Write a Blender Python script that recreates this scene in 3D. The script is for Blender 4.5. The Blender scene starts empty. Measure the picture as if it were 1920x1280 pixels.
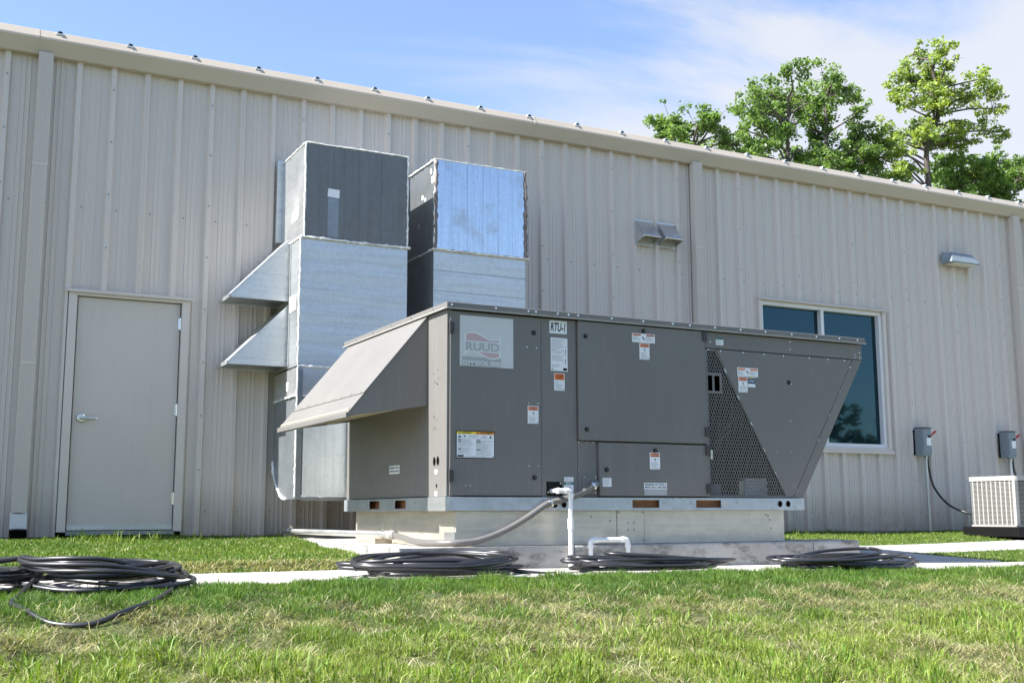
import bpy, bmesh, math, random
import numpy as np
from mathutils import Vector, Matrix

random.seed(7)
rng = np.random.default_rng(11)
SC = bpy.context.scene
COL = SC.collection
R = math.radians

# ------------------------------------------------------------------ camera
cam_d = bpy.data.cameras.new('camera')
cam = bpy.data.objects.new('camera', cam_d)
COL.objects.link(cam)
yaw, pitch, roll = R(27.416), R(8.52), R(-0.171)
fw = Vector((math.sin(yaw), math.cos(yaw), 0)); rt = Vector((math.cos(yaw), -math.sin(yaw), 0)); up = Vector((0, 0, 1))
f2 = fw * math.cos(pitch) + up * math.sin(pitch)
u2 = up * math.cos(pitch) - fw * math.sin(pitch)
r3 = rt * math.cos(roll) + u2 * math.sin(roll)
u3 = -rt * math.sin(roll) + u2 * math.cos(roll)
cam.matrix_world = Matrix((( r3.x, u3.x, -f2.x, 0), (r3.y, u3.y, -f2.y, 0), (r3.z, u3.z, -f2.z, 0), (0, 0, 0, 1)))
cam_d.sensor_width = 36; cam_d.lens = 40.12; cam_d.clip_start = 0.05; cam_d.clip_end = 3000
SC.camera = cam

# ------------------------------------------------------------------ light, sky, exposure
SUN_EL, SUN_BACK = 49.0, 3.0            # degrees; the sun stands to the left, a touch behind the wall plane
sd = Vector((-math.cos(R(SUN_BACK)) * math.cos(R(SUN_EL)), math.sin(R(SUN_BACK)) * math.cos(R(SUN_EL)), math.sin(R(SUN_EL))))
sun_d = bpy.data.lights.new('sun', 'SUN'); sun_d.energy = 4.4; sun_d.angle = R(0.53); sun_d.color = (1, 0.982, 0.95)
sun = bpy.data.objects.new('sun', sun_d); COL.objects.link(sun)
sun.rotation_euler = sd.to_track_quat('Z', 'Y').to_euler(); sun.location = sd * 40

world = bpy.data.worlds.new('World'); SC.world = world; world.use_nodes = True
wn = world.node_tree.nodes; wl = world.node_tree.links; wn.clear()
w_out = wn.new('ShaderNodeOutputWorld'); w_bg = wn.new('ShaderNodeBackground'); w_bg.inputs['Strength'].default_value = 0.09
sky = wn.new('ShaderNodeTexSky'); sky.sky_type = 'NISHITA'; sky.sun_disc = False
sky.sun_elevation = R(SUN_EL); sky.sun_rotation = R(-90 + SUN_BACK); sky.air_density = 1.0; sky.dust_density = 0.6; sky.ozone_density = 1.6
tc = wn.new('ShaderNodeTexCoord')
sep = wn.new('ShaderNodeSeparateXYZ'); wl.new(tc.outputs['Generated'], sep.inputs[0])
def wmath(op, a, b=None, c=None):
    n = wn.new('ShaderNodeMath'); n.operation = op
    for i, v in enumerate((a, b, c)):
        if v is None: continue
        if isinstance(v, (int, float)): n.inputs[i].default_value = v
        else: wl.new(v, n.inputs[i])
    return n.outputs[0]
# cloud sheet: directions projected on a plane overhead
zc = wmath('MAXIMUM', sep.outputs[2], 0.0)
den = wmath('ADD', zc, 0.22)
px_ = wmath('DIVIDE', sep.outputs[0], den); py_ = wmath('DIVIDE', sep.outputs[1], den)
comb = wn.new('ShaderNodeCombineXYZ'); wl.new(px_, comb.inputs[0]); wl.new(py_, comb.inputs[1])
mp = wn.new('ShaderNodeMapping'); mp.inputs['Rotation'].default_value = (0, 0, R(28)); mp.inputs['Scale'].default_value = (0.75, 1.7, 1); mp.inputs['Location'].default_value = (3.1, 1.7, 0)
wl.new(comb.outputs[0], mp.inputs[0])
nz = wn.new('ShaderNodeTexNoise'); nz.inputs['Scale'].default_value = 1.5; nz.inputs['Detail'].default_value = 9; nz.inputs['Roughness'].default_value = 0.56; nz.inputs['Distortion'].default_value = 0.6
wl.new(mp.outputs[0], nz.inputs['Vector'])
# more cloud towards the right (+x) and towards the horizon
bank = wmath('ADD', wmath('MULTIPLY_ADD', sep.outputs[0], 0.72, -0.37), wmath('ADD', wmath('MINIMUM', sep.outputs[1], 0.4), -0.4))
low = wmath('MINIMUM', wmath('MULTIPLY_ADD', zc, -2.2, 0.80), 0.15)
s = wmath('ADD', nz.outputs[0], wmath('ADD', bank, low))
mr = wn.new('ShaderNodeMapRange'); mr.interpolation_type = 'SMOOTHSTEP'
mr.inputs['From Min'].default_value = 0.36; mr.inputs['From Max'].default_value = 0.66; mr.inputs['To Max'].default_value = 0.86
wl.new(s, mr.inputs['Value'])
mixc = wn.new('ShaderNodeMix'); mixc.data_type = 'RGBA'
wl.new(mr.outputs[0], mixc.inputs['Factor'])
skt = wn.new('ShaderNodeMix'); skt.data_type = 'RGBA'; skt.blend_type = 'MULTIPLY'; skt.inputs['Factor'].default_value = 1
wl.new(sky.outputs[0], skt.inputs['A']); skt.inputs['B'].default_value = (0.95, 0.93, 0.98, 1)
wl.new(skt.outputs['Result'], mixc.inputs['A']); mixc.inputs['B'].default_value = (3.0, 3.05, 3.2, 1)
wl.new(mixc.outputs['Result'], w_bg.inputs['Color']); wl.new(w_bg.outputs[0], w_out.inputs['Surface'])

SC.view_settings.view_transform = 'Standard'; SC.view_settings.look = 'None'
SC.view_settings.exposure = 1.7; SC.view_settings.gamma = 1.0; SC.view_settings.use_curve_mapping = False
SC.cycles.max_bounces = 8; SC.cycles.diffuse_bounces = 4; SC.cycles.glossy_bounces = 4; SC.cycles.transparent_max_bounces = 8

# ------------------------------------------------------------------ materials
def newmat(name):
    m = bpy.data.materials.new(name); m.use_nodes = True
    return m, m.node_tree.nodes, m.node_tree.links, m.node_tree.nodes['Principled BSDF']
def noise(nt, lk, scale, detail=4, rough=0.6, stretch=None, src='Object', rot=None):
    t = nt.new('ShaderNodeTexCoord'); n = nt.new('ShaderNodeTexNoise')
    n.inputs['Scale'].default_value = scale; n.inputs['Detail'].default_value = detail; n.inputs['Roughness'].default_value = rough
    if stretch or rot:
        mpn = nt.new('ShaderNodeMapping')
        if stretch: mpn.inputs['Scale'].default_value = stretch
        if rot: mpn.inputs['Rotation'].default_value = rot
        lk.new(t.outputs[src], mpn.inputs[0]); lk.new(mpn.outputs[0], n.inputs['Vector'])
    else: lk.new(t.outputs[src], n.inputs['Vector'])
    return n.outputs[0]
def ramp(nt, lk, fac, stops):
    r = nt.new('ShaderNodeValToRGB'); e = r.color_ramp.elements
    while len(e) < len(stops): e.new(0.5)
    for el, (p, c) in zip(e, stops): el.position = p; el.color = (*c, 1) if len(c) == 3 else c
    lk.new(fac, r.inputs[0]); return r.outputs[0]
def mixn(nt, lk, fac, a, b, mode='MIX'):
    m = nt.new('ShaderNodeMix'); m.data_type = 'RGBA'; m.blend_type = mode
    for k, v in (('Factor', fac), ('A', a), ('B', b)):
        if isinstance(v, (int, float)): m.inputs[k].default_value = v
        elif isinstance(v, tuple): m.inputs[k].default_value = (*v, 1)
        else: lk.new(v, m.inputs[k])
    return m.outputs['Result']
def bump(nt, lk, b, h, strength=0.3, dist=0.01):
    n = nt.new('ShaderNodeBump'); n.inputs['Strength'].default_value = strength; n.inputs['Distance'].default_value = dist
    lk.new(h, n.inputs['Height']); lk.new(n.outputs[0], b.inputs['Normal'])
def vary(c, k): return tuple(min(1, x * k) for x in c)
def paint(name, col, rough=0.45, var=0.1, scale=3.0, stretch=None, metal=0.0, bmp=0.0, bscale=40, spec=0.5):
    m, nt, lk, b = newmat(name)
    f = noise(nt, lk, scale, 5, 0.6, stretch)
    lk.new(ramp(nt, lk, f, [(0.3, vary(col, 1 - var)), (0.7, vary(col, 1 + var))]), b.inputs['Base Color'])
    b.inputs['Roughness'].default_value = rough; b.inputs['Metallic'].default_value = metal; b.inputs['Specular IOR Level'].default_value = spec
    if bmp: bump(nt, lk, b, noise(nt, lk, bscale, 3), bmp, 0.004)
    return m
def galv(name, col=(0.58, 0.62, 0.66), rough=0.34, dull=0.25, streak=(1, 1, 8), metal=0.85, sp=18, blotch=None):
    """zinc-coated sheet: spangle, run streaks and dull oxidised areas"""
    m, nt, lk, b = newmat(name)
    t = nt.new('ShaderNodeTexCoord'); v = nt.new('ShaderNodeTexVoronoi'); v.inputs['Scale'].default_value = sp
    lk.new(t.outputs['Object'], v.inputs['Vector'])
    spv = ramp(nt, lk, v.outputs['Color'], [(0.0, (0.93,) * 3), (1.0, (1.05,) * 3)])
    st = noise(nt, lk, 3.0, 6, 0.62, streak)
    c1 = ramp(nt, lk, st, [(0.25, vary(col, 0.84)), (0.5, col), (0.78, vary(col, 1.10))])
    c2 = mixn(nt, lk, 1.0, c1, spv, 'MULTIPLY')
    if blotch:
        c2 = mixn(nt, lk, ramp(nt, lk, noise(nt, lk, 2.2, 5, 0.7), [(0.52, (0,) * 3), (0.68, (0.7,) * 3)]), c2, blotch)
    lk.new(c2, b.inputs['Base Color'])
    rr = nt.new('ShaderNodeMapRange'); lk.new(noise(nt, lk, 2.4, 5, 0.6), rr.inputs['Value'])
    rr.inputs['From Min'].default_value = 0.3; rr.inputs['From Max'].default_value = 0.7
    rr.inputs['To Min'].default_value = rough; rr.inputs['To Max'].default_value = rough + dull
    lk.new(rr.outputs[0], b.inputs['Roughness']); b.inputs['Metallic'].default_value = metal
    bump(nt, lk, b, noise(nt, lk, 1.3, 2, 0.5), 0.16, 0.02)
    return m

M = {}
M['wall'] = paint('wall_paint', (0.578, 0.520, 0.468), 0.48, 0.010, 0.7, (2.5, 2.5, 0.25))
def add_dirt(m):
    nt, lk = m.node_tree.nodes, m.node_tree.links; b = nt['Principled BSDF']; src = b.inputs['Base Color'].links[0].from_socket
    ge = nt.new('ShaderNodeNewGeometry'); sp = nt.new('ShaderNodeSeparateXYZ'); lk.new(ge.outputs['Position'], sp.inputs[0])
    a = nt.new('ShaderNodeMapRange'); lk.new(sp.outputs[2], a.inputs['Value']); a.inputs['From Min'].default_value = 0.25; a.inputs['From Max'].default_value = -0.22
    mu = nt.new('ShaderNodeMath'); mu.operation = 'MULTIPLY'; lk.new(a.outputs[0], mu.inputs[0]); lk.new(noise(nt, lk, 5, 7, 0.75), mu.inputs[1])
    lk.new(mixn(nt, lk, mu.outputs[0], src, (0.20, 0.16, 0.11)), b.inputs['Base Color'])
add_dirt(M['wall'])
M['trim'] = paint('trim_paint', (0.575, 0.518, 0.462), 0.42, 0.012, 1.2)
M['gutter'] = paint('gutter_paint', (0.455, 0.395, 0.325), 0.4, 0.05, 1.0, (1, 1, 1))
M['door'] = paint('door_paint', (0.52, 0.475, 0.425), 0.4, 0.03, 1.5)
M['unit'] = paint('unit_paint', (0.170, 0.162, 0.151), 0.5, 0.06, 1.6, (1, 1, 0.6), spec=0.35)
M['hinge'] = paint('hinge_paint', (0.05, 0.044, 0.042), 0.5, 0.05)
M['galv'] = galv('galvanised_sheet', (0.60, 0.61, 0.60), 0.36, 0.16, (0.5, 0.5, 16), sp=40)
M['galv_dull'] = galv('dull_dark_sheet', (0.17, 0.168, 0.162), 0.36, 0.12, (9, 9, 0.5), 0.40)  # darkest and least metallic of the sheets
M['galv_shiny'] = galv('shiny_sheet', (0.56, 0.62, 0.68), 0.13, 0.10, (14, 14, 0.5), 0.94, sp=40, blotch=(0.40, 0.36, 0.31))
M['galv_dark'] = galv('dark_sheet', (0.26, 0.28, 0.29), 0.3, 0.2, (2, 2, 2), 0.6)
M['galv_curb'] = galv('curb_sheet', (0.62, 0.575, 0.49), 0.36, 0.18, (0.8, 0.8, 9), 0.6, blotch=(0.50, 0.47, 0.40))
M['galv_rail'] = galv('rail_sheet', (0.50, 0.53, 0.56), 0.38, 0.2, (1, 1, 1), 0.8, blotch=(0.64, 0.68, 0.71))
M['galv_clean'] = galv('clean_sheet', (0.66, 0.70, 0.74), 0.16, 0.08, (3, 3, 3), 0.95, sp=60)
M['galv_bright'] = galv('pale_streaked_sheet', (0.74, 0.76, 0.74), 0.45, 0.15, (14, 14, 0.5), 0.45, sp=40)  # palest of the sheets, streaked vertically
M['silver'] = paint('bare_steel', (0.72, 0.72, 0.70), 0.25, 0.08, 8, metal=1.0)
M['sealant'] = paint('pale_sealant', (0.74, 0.74, 0.70), 0.8, 0.2, 25, bmp=0.5, bscale=60)
M['sealant_brown'] = paint('brown_sealant', (0.16, 0.13, 0.12), 0.6, 0.3, 20, bmp=0.5)
M['white'] = paint('white_plastic', (0.82, 0.82, 0.79), 0.35, 0.03, 6)
M['paper'] = paint('label_white', (0.78, 0.79, 0.80), 0.45, 0.03, 10)
M['paper_old'] = paint('old_paper', (0.66, 0.66, 0.64), 0.7, 0.12, 10)
M['black'] = paint('black_print', (0.008, 0.008, 0.008), 0.5, 0.1, spec=0.15)
M['ink'] = paint('grey_print', (0.36, 0.37, 0.38), 0.6, 0.1)
M['orange'] = paint('orange_print', (0.80, 0.17, 0.03), 0.45, 0.05)
M['amber'] = paint('amber_print', (0.85, 0.33, 0.03), 0.45, 0.05)
M['yellow'] = paint('yellow_print', (0.85, 0.62, 0.05), 0.45, 0.05)
M['green'] = paint('green_print', (0.01, 0.15, 0.11), 0.45, 0.05)
M['navy'] = paint('navy_print', (0.03, 0.06, 0.14), 0.45, 0.05)
M['redline'] = paint('red_print', (0.6, 0.05, 0.04), 0.45, 0.05)
M['badge'] = paint('faded_badge', (0.56, 0.57, 0.565), 0.4, 0.02)
M['badge_dark'] = paint('faded_badge_grey', (0.36, 0.375, 0.375), 0.4, 0.02)
M['badge_pink'] = paint('faded_badge_pink', (0.50, 0.36, 0.37), 0.4, 0.02)
M['badge_white'] = paint('faded_badge_white', (0.72, 0.73, 0.73), 0.4, 0.02)
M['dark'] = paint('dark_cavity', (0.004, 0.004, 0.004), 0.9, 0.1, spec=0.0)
M['coil'] = paint('coil_fins', (0.05, 0.045, 0.04), 0.5, 0.3, 30, (1, 1, 20), metal=0.4)
M['wood'] = paint('rail_wood', (0.30, 0.13, 0.05), 0.7, 0.35, 6, (1, 1, 18), bmp=0.3)
M['rubber'] = paint('cable_rubber', (0.018, 0.018, 0.02), 0.36, 0.3, 9, spec=0.6)
M['conduit_grey'] = paint('flex_conduit', (0.13, 0.125, 0.115), 0.36, 0.08, 6)
M['pvc'] = paint('pvc_white', (0.80, 0.80, 0.77), 0.3, 0.03, 6)
M['red'] = paint('red_lever', (0.45, 0.04, 0.03), 0.35, 0.1)
M['boxgrey'] = paint('switch_box_paint', (0.20, 0.235, 0.26), 0.4, 0.05, 5)
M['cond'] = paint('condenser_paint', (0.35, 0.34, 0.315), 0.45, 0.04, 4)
M['frame_white'] = paint('window_frame_paint', (0.66, 0.66, 0.66), 0.35, 0.03, 3)
M['lens'] = paint('lamp_lens', (0.6, 0.58, 0.5), 0.3, 0.05)
M['bark'] = paint('bark', (0.085, 0.070, 0.058), 0.9, 0.35, 5, (3, 3, 0.6), bmp=0.8, bscale=12)
M['roofmetal'] = paint('roof_metal', (0.74, 0.74, 0.72), 0.35, 0.05, 2, metal=0.3)
M['filter'] = paint('hood_inner', (0.46, 0.40, 0.28), 0.6, 0.12, 4)

def panelise(m, dust=(0.30, 0.27, 0.23), amt=0.22):
    # slight oil-canning, dust and run marks on painted sheet
    nt, lk = m.node_tree.nodes, m.node_tree.links; b = nt['Principled BSDF']; src = b.inputs['Base Color'].links[0].from_socket
    st = ramp(nt, lk, noise(nt, lk, 6, 7, 0.7, (3, 3, 0.35)), [(0.52, (0,) * 3), (0.75, (amt,) * 3)])
    sp = ramp(nt, lk, noise(nt, lk, 55, 4, 0.7), [(0.62, (0,) * 3), (0.74, (amt,) * 3)])
    c = mixn(nt, lk, st, src, dust); c = mixn(nt, lk, sp, c, dust); lk.new(c, b.inputs['Base Color'])
    rg = nt.new('ShaderNodeMapRange'); lk.new(noise(nt, lk, 3, 6, 0.7), rg.inputs['Value']); rg.inputs['To Min'].default_value = 0.30; rg.inputs['To Max'].default_value = 0.62; lk.new(rg.outputs[0], b.inputs['Roughness'])
    bump(nt, lk, b, noise(nt, lk, 1.9, 2, 0.45), 0.35, 0.02)
panelise(M['unit']); panelise(M['door'], (0.30, 0.26, 0.22), 0.16)

def concrete(name, col, dark, stain=0.6, sc=1.6):
    m, nt, lk, b = newmat(name)
    a = ramp(nt, lk, noise(nt, lk, sc, 7, 0.65), [(0.36, vary(col, 0.84)), (0.62, vary(col, 1.08))])
    s2 = ramp(nt, lk, noise(nt, lk, sc * 2.4, 8, 0.72, (1, 1, 2.2)), [(0.50, (0,) * 3), (0.66, (stain,) * 3)])
    c = mixn(nt, lk, s2, a, dark)
    fine = ramp(nt, lk, noise(nt, lk, 90, 3, 0.7), [(0.2, (0.8,) * 3), (0.8, (1.12,) * 3)])
    lk.new(mixn(nt, lk, 1.0, c, fine, 'MULTIPLY'), b.inputs['Base Color'])
    b.inputs['Roughness'].default_value = 0.85; bump(nt, lk, b, noise(nt, lk, 60, 6, 0.7), 0.5, 0.006)
    return m
M['walk'] = concrete('walk_concrete', (0.47, 0.445, 0.40), (0.30, 0.27, 0.22), 0.5)
M['pad'] = concrete('pad_concrete', (0.40, 0.385, 0.355), (0.10, 0.090, 0.076), 0.8, 2.4)
M['padtop'] = concrete('pad_top_concrete', (0.50, 0.46, 0.41), (0.40, 0.35, 0.29), 0.4)
M['block'] = concrete('block_concrete', (0.36, 0.31, 0.23), (0.2, 0.15, 0.1), 0.4, 6)

def glass_mat():
    m, nt, lk, b = newmat('tinted_glass')
    b.inputs['Base Color'].default_value = (0.005, 0.014, 0.018, 1); b.inputs['Roughness'].default_value = 0.04
    g = nt.new('ShaderNodeBsdfGlossy'); g.inputs['Color'].default_value = (0.16, 0.43, 0.56, 1); g.inputs['Roughness'].default_value = 0.012
    mx = nt.new('ShaderNodeMixShader'); mx.inputs[0].default_value = 0.06; b.inputs['Specular IOR Level'].default_value = 0.28; b.inputs['Specular Tint'].default_value = (0.5, 0.85, 1, 1)
    out = nt['Material Output']; lk.new(b.outputs[0], mx.inputs[1]); lk.new(g.outputs[0], mx.inputs[2]); lk.new(mx.outputs[0], out.inputs['Surface'])
    return m
M['glass'] = glass_mat()

def leafmat(name, trans=0.35, rough=0.45, attr='Col', tint=(1, 1, 1)):
    m, nt, lk, b = newmat(name)
    a = nt.new('ShaderNodeAttribute'); a.attribute_name = attr
    c = mixn(nt, lk, 1.0, a.outputs['Color'], tint, 'MULTIPLY')
    lk.new(c, b.inputs['Base Color']); b.inputs['Roughness'].default_value = rough; b.inputs['Specular IOR Level'].default_value = 0.35
    tr = nt.new('ShaderNodeBsdfTranslucent'); lk.new(mixn(nt, lk, 1.0, c, (1.25, 1.35, 0.6), 'MULTIPLY'), tr.inputs['Color'])
    mx = nt.new('ShaderNodeMixShader'); mx.inputs[0].default_value = trans
    out = nt['Material Output']; lk.new(b.outputs[0], mx.inputs[1]); lk.new(tr.outputs[0], mx.inputs[2]); lk.new(mx.outputs[0], out.inputs['Surface'])
    return m
M['leaf'] = leafmat('leaves', 0.48, 0.4)
M['blade'] = leafmat('grass_blades', 0.3, 0.55)

def soil():
    m, nt, lk, b = newmat('lawn_soil')
    c = ramp(nt, lk, noise(nt, lk, 4, 8, 0.7), [(0.3, (0.040, 0.038, 0.016)), (0.5, (0.075, 0.095, 0.025)), (0.7, (0.125, 0.125, 0.05))])
    lk.new(c, b.inputs['Base Color']); b.inputs['Roughness'].default_value = 1.0
    bump(nt, lk, b, noise(nt, lk, 40, 6, 0.7), 0.8, 0.03)
    return m
M['soil'] = soil()

# ------------------------------------------------------------------ builders
class MB:
    def __init__(s): s.v = []; s.f = []; s.m = []; s.sm = []; s.mats = []
    def mi(s, mat):
        mat = M[mat] if isinstance(mat, str) else mat
        if mat not in s.mats: s.mats.append(mat)
        return s.mats.index(mat)
    def add(s, vs, fs, mat='unit', smooth=False):
        o = len(s.v); s.v += [tuple(p) for p in vs]; k = s.mi(mat)
        for f in fs: s.f.append([i + o for i in f]); s.m.append(k); s.sm.append(smooth)
        return s
    def box(s, x0, x1, y0, y1, z0, z1, mat='unit'):
        vs = [(x, y, z) for x in (x0, x1) for y in (y0, y1) for z in (z0, z1)]
        return s.add(vs, [(0, 1, 3, 2), (4, 6, 7, 5), (0, 4, 5, 1), (2, 3, 7, 6), (0, 2, 6, 4), (1, 5, 7, 3)], mat)
    def prism(s, prof, axis, a0, a1, mat='unit', smooth=False):
        def P(p, a): return {'x': (a, p[0], p[1]), 'y': (p[0], a, p[1]), 'z': (p[0], p[1], a)}[axis]
        n = len(prof); vs = [P(p, a0) for p in prof] + [P(p, a1) for p in prof]
        s.add(vs, [(i, (i + 1) % n, n + (i + 1) % n, n + i) for i in range(n)], mat, smooth)
        return s.add(vs, [tuple(range(n))[::-1], tuple(range(n, 2 * n))], mat)
    def quad(s, a, b, c, d, mat='unit'): return s.add([a, b, c, d], [(0, 1, 2, 3)], mat)
    def slab(s, pts, off, mat='unit'):
        """polygon given thickness by the vector off"""
        n = len(pts); vs = [tuple(p) for p in pts] + [tuple(Vector(p) + Vector(off)) for p in pts]
        return s.add(vs, [tuple(range(n)), tuple(range(n, 2 * n))[::-1]] + [(i, n + i, n + (i + 1) % n, (i + 1) % n) for i in range(n)], mat)
    def tube(s, path, r, n=10, mat='unit', caps=True, closed=False):
        path = [Vector(p) for p in path]; K = len(path); rs = r if hasattr(r, '__len__') else [r] * K
        vs = []; prevn = None
        for i, p in enumerate(path):
            a = path[(i - 1) % K] if (i or closed) else p; b = path[(i + 1) % K] if (i < K - 1 or closed) else p
            t = (b - a)
            if t.length < 1e-9: t = Vector((0, 0, 1))
            t.normalize()
            if prevn is None:
                q = Vector((0, 0, 1)) if abs(t.z) < 0.9 else Vector((1, 0, 0)); nn = (q - t * q.dot(t)).normalized()
            else:
                nn = prevn - t * prevn.dot(t)
                nn = nn.normalized() if nn.length > 1e-6 else prevn
            prevn = nn; bb = t.cross(nn)
            for k in range(n):
                a_ = 2 * math.pi * k / n; vs.append(p + (nn * math.cos(a_) + bb * math.sin(a_)) * rs[i])
        fs = []
        for i in range(K if closed else K - 1):
            j = (i + 1) % K
            for k in range(n): fs.append((i * n + k, i * n + (k + 1) % n, j * n + (k + 1) % n, j * n + k))
        s.add(vs, fs, mat, True)
        if caps and not closed: s.add(vs, [tuple(range(n))[::-1], tuple(range((K - 1) * n, K * n))], mat)
        return s
    def cyl(s, a, b, r, n=12, mat='unit'): return s.tube([a, b], r, n, mat)
    def disc(s, c, r, depth, n=14, mat='black'):
        """round knob on a face that looks to -y"""
        return s.tube([(c[0], c[1], c[2]), (c[0], c[1] - depth, c[2])], r, n, mat)
    def build(s, name, parent=None, origin=None, bevel=0, recalc=True):
        me = bpy.data.meshes.new(name)
        if origin is None: origin = ORG.get(parent.name, Vector((0, 0, 0))) if parent else Vector((0, 0, 0))
        origin = Vector(origin)
        me.from_pydata([tuple(Vector(v) - origin) for v in s.v], [], s.f)
        for m in s.mats: me.materials.append(m)
        me.polygons.foreach_set('material_index', s.m); me.polygons.foreach_set('use_smooth', s.sm)
        if recalc:
            bm = bmesh.new(); bm.from_mesh(me); bmesh.ops.recalc_face_normals(bm, faces=bm.faces); bm.to_mesh(me); bm.free()
        me.update()
        o = bpy.data.objects.new(name, me); COL.objects.link(o)
        if parent: o.parent = parent
        else: o.location = origin
        ORG[o.name] = origin
        if name in ('screw_row', 'rivet', 'sealant_bead', 'sealant_spot', 'fold_tab'): o['kind'] = 'stuff'
        if bevel:
            b = o.modifiers.new('edge', 'BEVEL'); b.width = bevel; b.segments = 2; b.limit_method = 'ANGLE'; b.angle_limit = R(40)
        return o
ORG = {}
def tag(o, label=None, cat=None, group=None, kind=None):
    if label: o['label'] = label
    if cat: o['category'] = cat
    if group: o['group'] = group
    if kind: o['kind'] = kind
    return o
def thing(name, loc, label, cat, group=None):
    o = bpy.data.objects.new(name, None); COL.objects.link(o); o.location = loc; o.empty_display_size = 0.1
    ORG[o.name] = Vector(loc); return tag(o, label, cat, group)

_txt = {}
def text_geo(body, bold=False):
    key = (body, bold)
    if key in _txt: return _txt[key]
    c = bpy.data.curves.new('lettering', 'FONT'); c.body = body; c.size = 1.0; c.resolution_u = 3
    if bold: c.offset = 0.02
    o = bpy.data.objects.new('lettering', c); COL.objects.link(o)
    dg = bpy.context.evaluated_depsgraph_get(); me = bpy.data.meshes.new_from_object(o.evaluated_get(dg))
    vs = np.array([tuple(v.co)[:2] for v in me.vertices]); fs = [tuple(p.vertices) for p in me.polygons]
    bpy.data.objects.remove(o); bpy.data.curves.remove(c); bpy.data.meshes.remove(me)
    lo, hi = vs.min(0), vs.max(0); vs = (vs - lo) / (hi - lo)
    _txt[key] = (vs, fs); return _txt[key]
class Face:
    """a flat frame for printing: front faces look to -y, side faces look to -x"""
    def __init__(s, kind, d): s.k = kind; s.d = d
    def P(s, u, z, lift): return (u, s.d - lift, z) if s.k == 'front' else (s.d - lift, u, z)
    def rect(s, mb, u0, z0, u1, z1, lift, mat): mb.quad(s.P(u0, z0, lift), s.P(u1, z0, lift), s.P(u1, z1, lift), s.P(u0, z1, lift), mat)
    def poly(s, mb, pts, lift, mat): mb.add([s.P(u, z, lift) for u, z in pts], [tuple(range(len(pts)))], mat)
    def text(s, mb, body, u0, z0, u1, z1, lift, mat, bold=False, slant=0):
        vs, fs = text_geo(body, bold)
        mb.add([s.P(u0 + (u1 - u0) * a + slant * b * (z1 - z0), z0 + (z1 - z0) * b, lift) for a, b in vs], fs, mat)
    def lines(s, mb, u0, z0, u1, z1, n, lift, mat='ink', seed=0, fill=0.42):
        r = random.Random(seed); h = (z1 - z0) / n
        for i in range(n):
            e = u0 + (u1 - u0) * (r.uniform(0.7, 1) if r.random() > 0.2 else r.uniform(0.25, 0.6)); zz = z1 - (i + 0.7) * h
            u = u0
            while (e - u) * (1 if u1 > u0 else -1) > 0.003:      # broken into words
                w = r.uniform(0.006, 0.018) * (1 if u1 > u0 else -1); w = w if abs(w) < abs(e - u) else e - u
                s.rect(mb, u, zz, u + w, zz + h * fill, lift, mat); u += w + 0.003 * (1 if u1 > u0 else -1)

# ------------------------------------------------------------------ terrain
D = 10.87                                # the wall plane
def smooth01(t): t = np.clip(t, 0, 1); return t * t * (3 - 2 * t)
def near_edge(x): return 6.12 - 0.22 * smooth01((np.asarray(x, float) - 4.6) / 2.6)
def far_edge(x): return 7.40 - 0.45 * smooth01((np.asarray(x, float) - 6.3) / 1.0)
def walk_z(x): return -0.385 - 0.035 * smooth01((np.asarray(x, float) - 2.8) / 4.2) - 0.03 * smooth01((np.asarray(x, float) - 6.6) / 2.0)
def walk2_mid(x): return 8.52 + 0.14 * np.maximum(0, np.asarray(x, float) - 9.2)
def in_walk(x, y, pad=0.0):
    a = (y > near_edge(x) + pad) & (y < far_edge(x) - pad)
    b = (x > 6.4 + pad) & (x < 8.4 - pad) & (y > 6.5) & (y < 9.0 - pad)
    c = (x >= 8.3) & (np.abs(y - walk2_mid(x)) < 0.47 - pad)
    return a | b | c
def in_pad(x, y, m=0.0):
    e = 2.80 + 0.10 * (y - 7.0)
    return ((x > e + m) & (x < 6.3 - m) & (y > 7.0) & (y < 10.9)) | ((x > 6.0) & (x < 6.80 - m) & (y > 6.95) & (y < 7.42 - m))
FY = [-80, -20, -5, 0, 2.5, 3.5, 4.0, 4.35, 4.7, 5.0, 5.35, 5.8, 6.12]
FZ = [-1.7, -1.5, -1.3, -1.1, -0.72, -0.592, -0.548, -0.522, -0.490, -0.448, -0.405, -0.384, -0.38]
def g(x, y):
    x = np.asarray(x, float); y = np.asarray(y, float)
    t = smooth01((x - 2.8) / 4.2); sh = 6.12 - near_edge(x)
    fz = np.interp(y + sh, FY, FZ) - 0.035 * t - 0.03 * smooth01((x - 6.6) / 2.0)
    lz = np.interp(y, [6.12, 7.40, 7.52, 8.5, 10.87, 60], [-0.38, -0.38, -0.330, -0.30, -0.222, -0.25])
    rz = np.interp(y, [5.5, 7.0, 8.3, 9.3, 10.87, 60], [-0.415, -0.415, -0.375, -0.34, -0.258, -0.29]) - 0.03 * smooth01((x - 6.6) / 2.0) * np.clip((9.5 - y) / 2.5, 0, 1)
    bz = lz * (1 - t) + rz * t
    z = np.where(y < near_edge(x), fz, bz)
    lump = (np.sin(x * 5.1 + 1.3) * np.cos(y * 6.3 + x * 1.9) * 0.5 + np.sin(x * 11.7 + y * 9.1) * 0.3 + np.sin(x * 2.3 - y * 3.7)) * 0.009
    mound = (np.sin(x * 8.3 + 2.1 * np.sin(y * 3.1)) * np.cos(y * 9.7 + 1.7 * np.sin(x * 2.7)) + .6 * np.sin(x * 17.3 + y * 5.1) * np.cos(y * 15.9 - x * 4.3)) * 0.022
    lump = lump + mound * smooth01((near_edge(x) - 0.35 - y) / 0.6) * (y > 1.5)
    return z + np.where(in_walk(x, y, -0.1), 0, lump)

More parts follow.
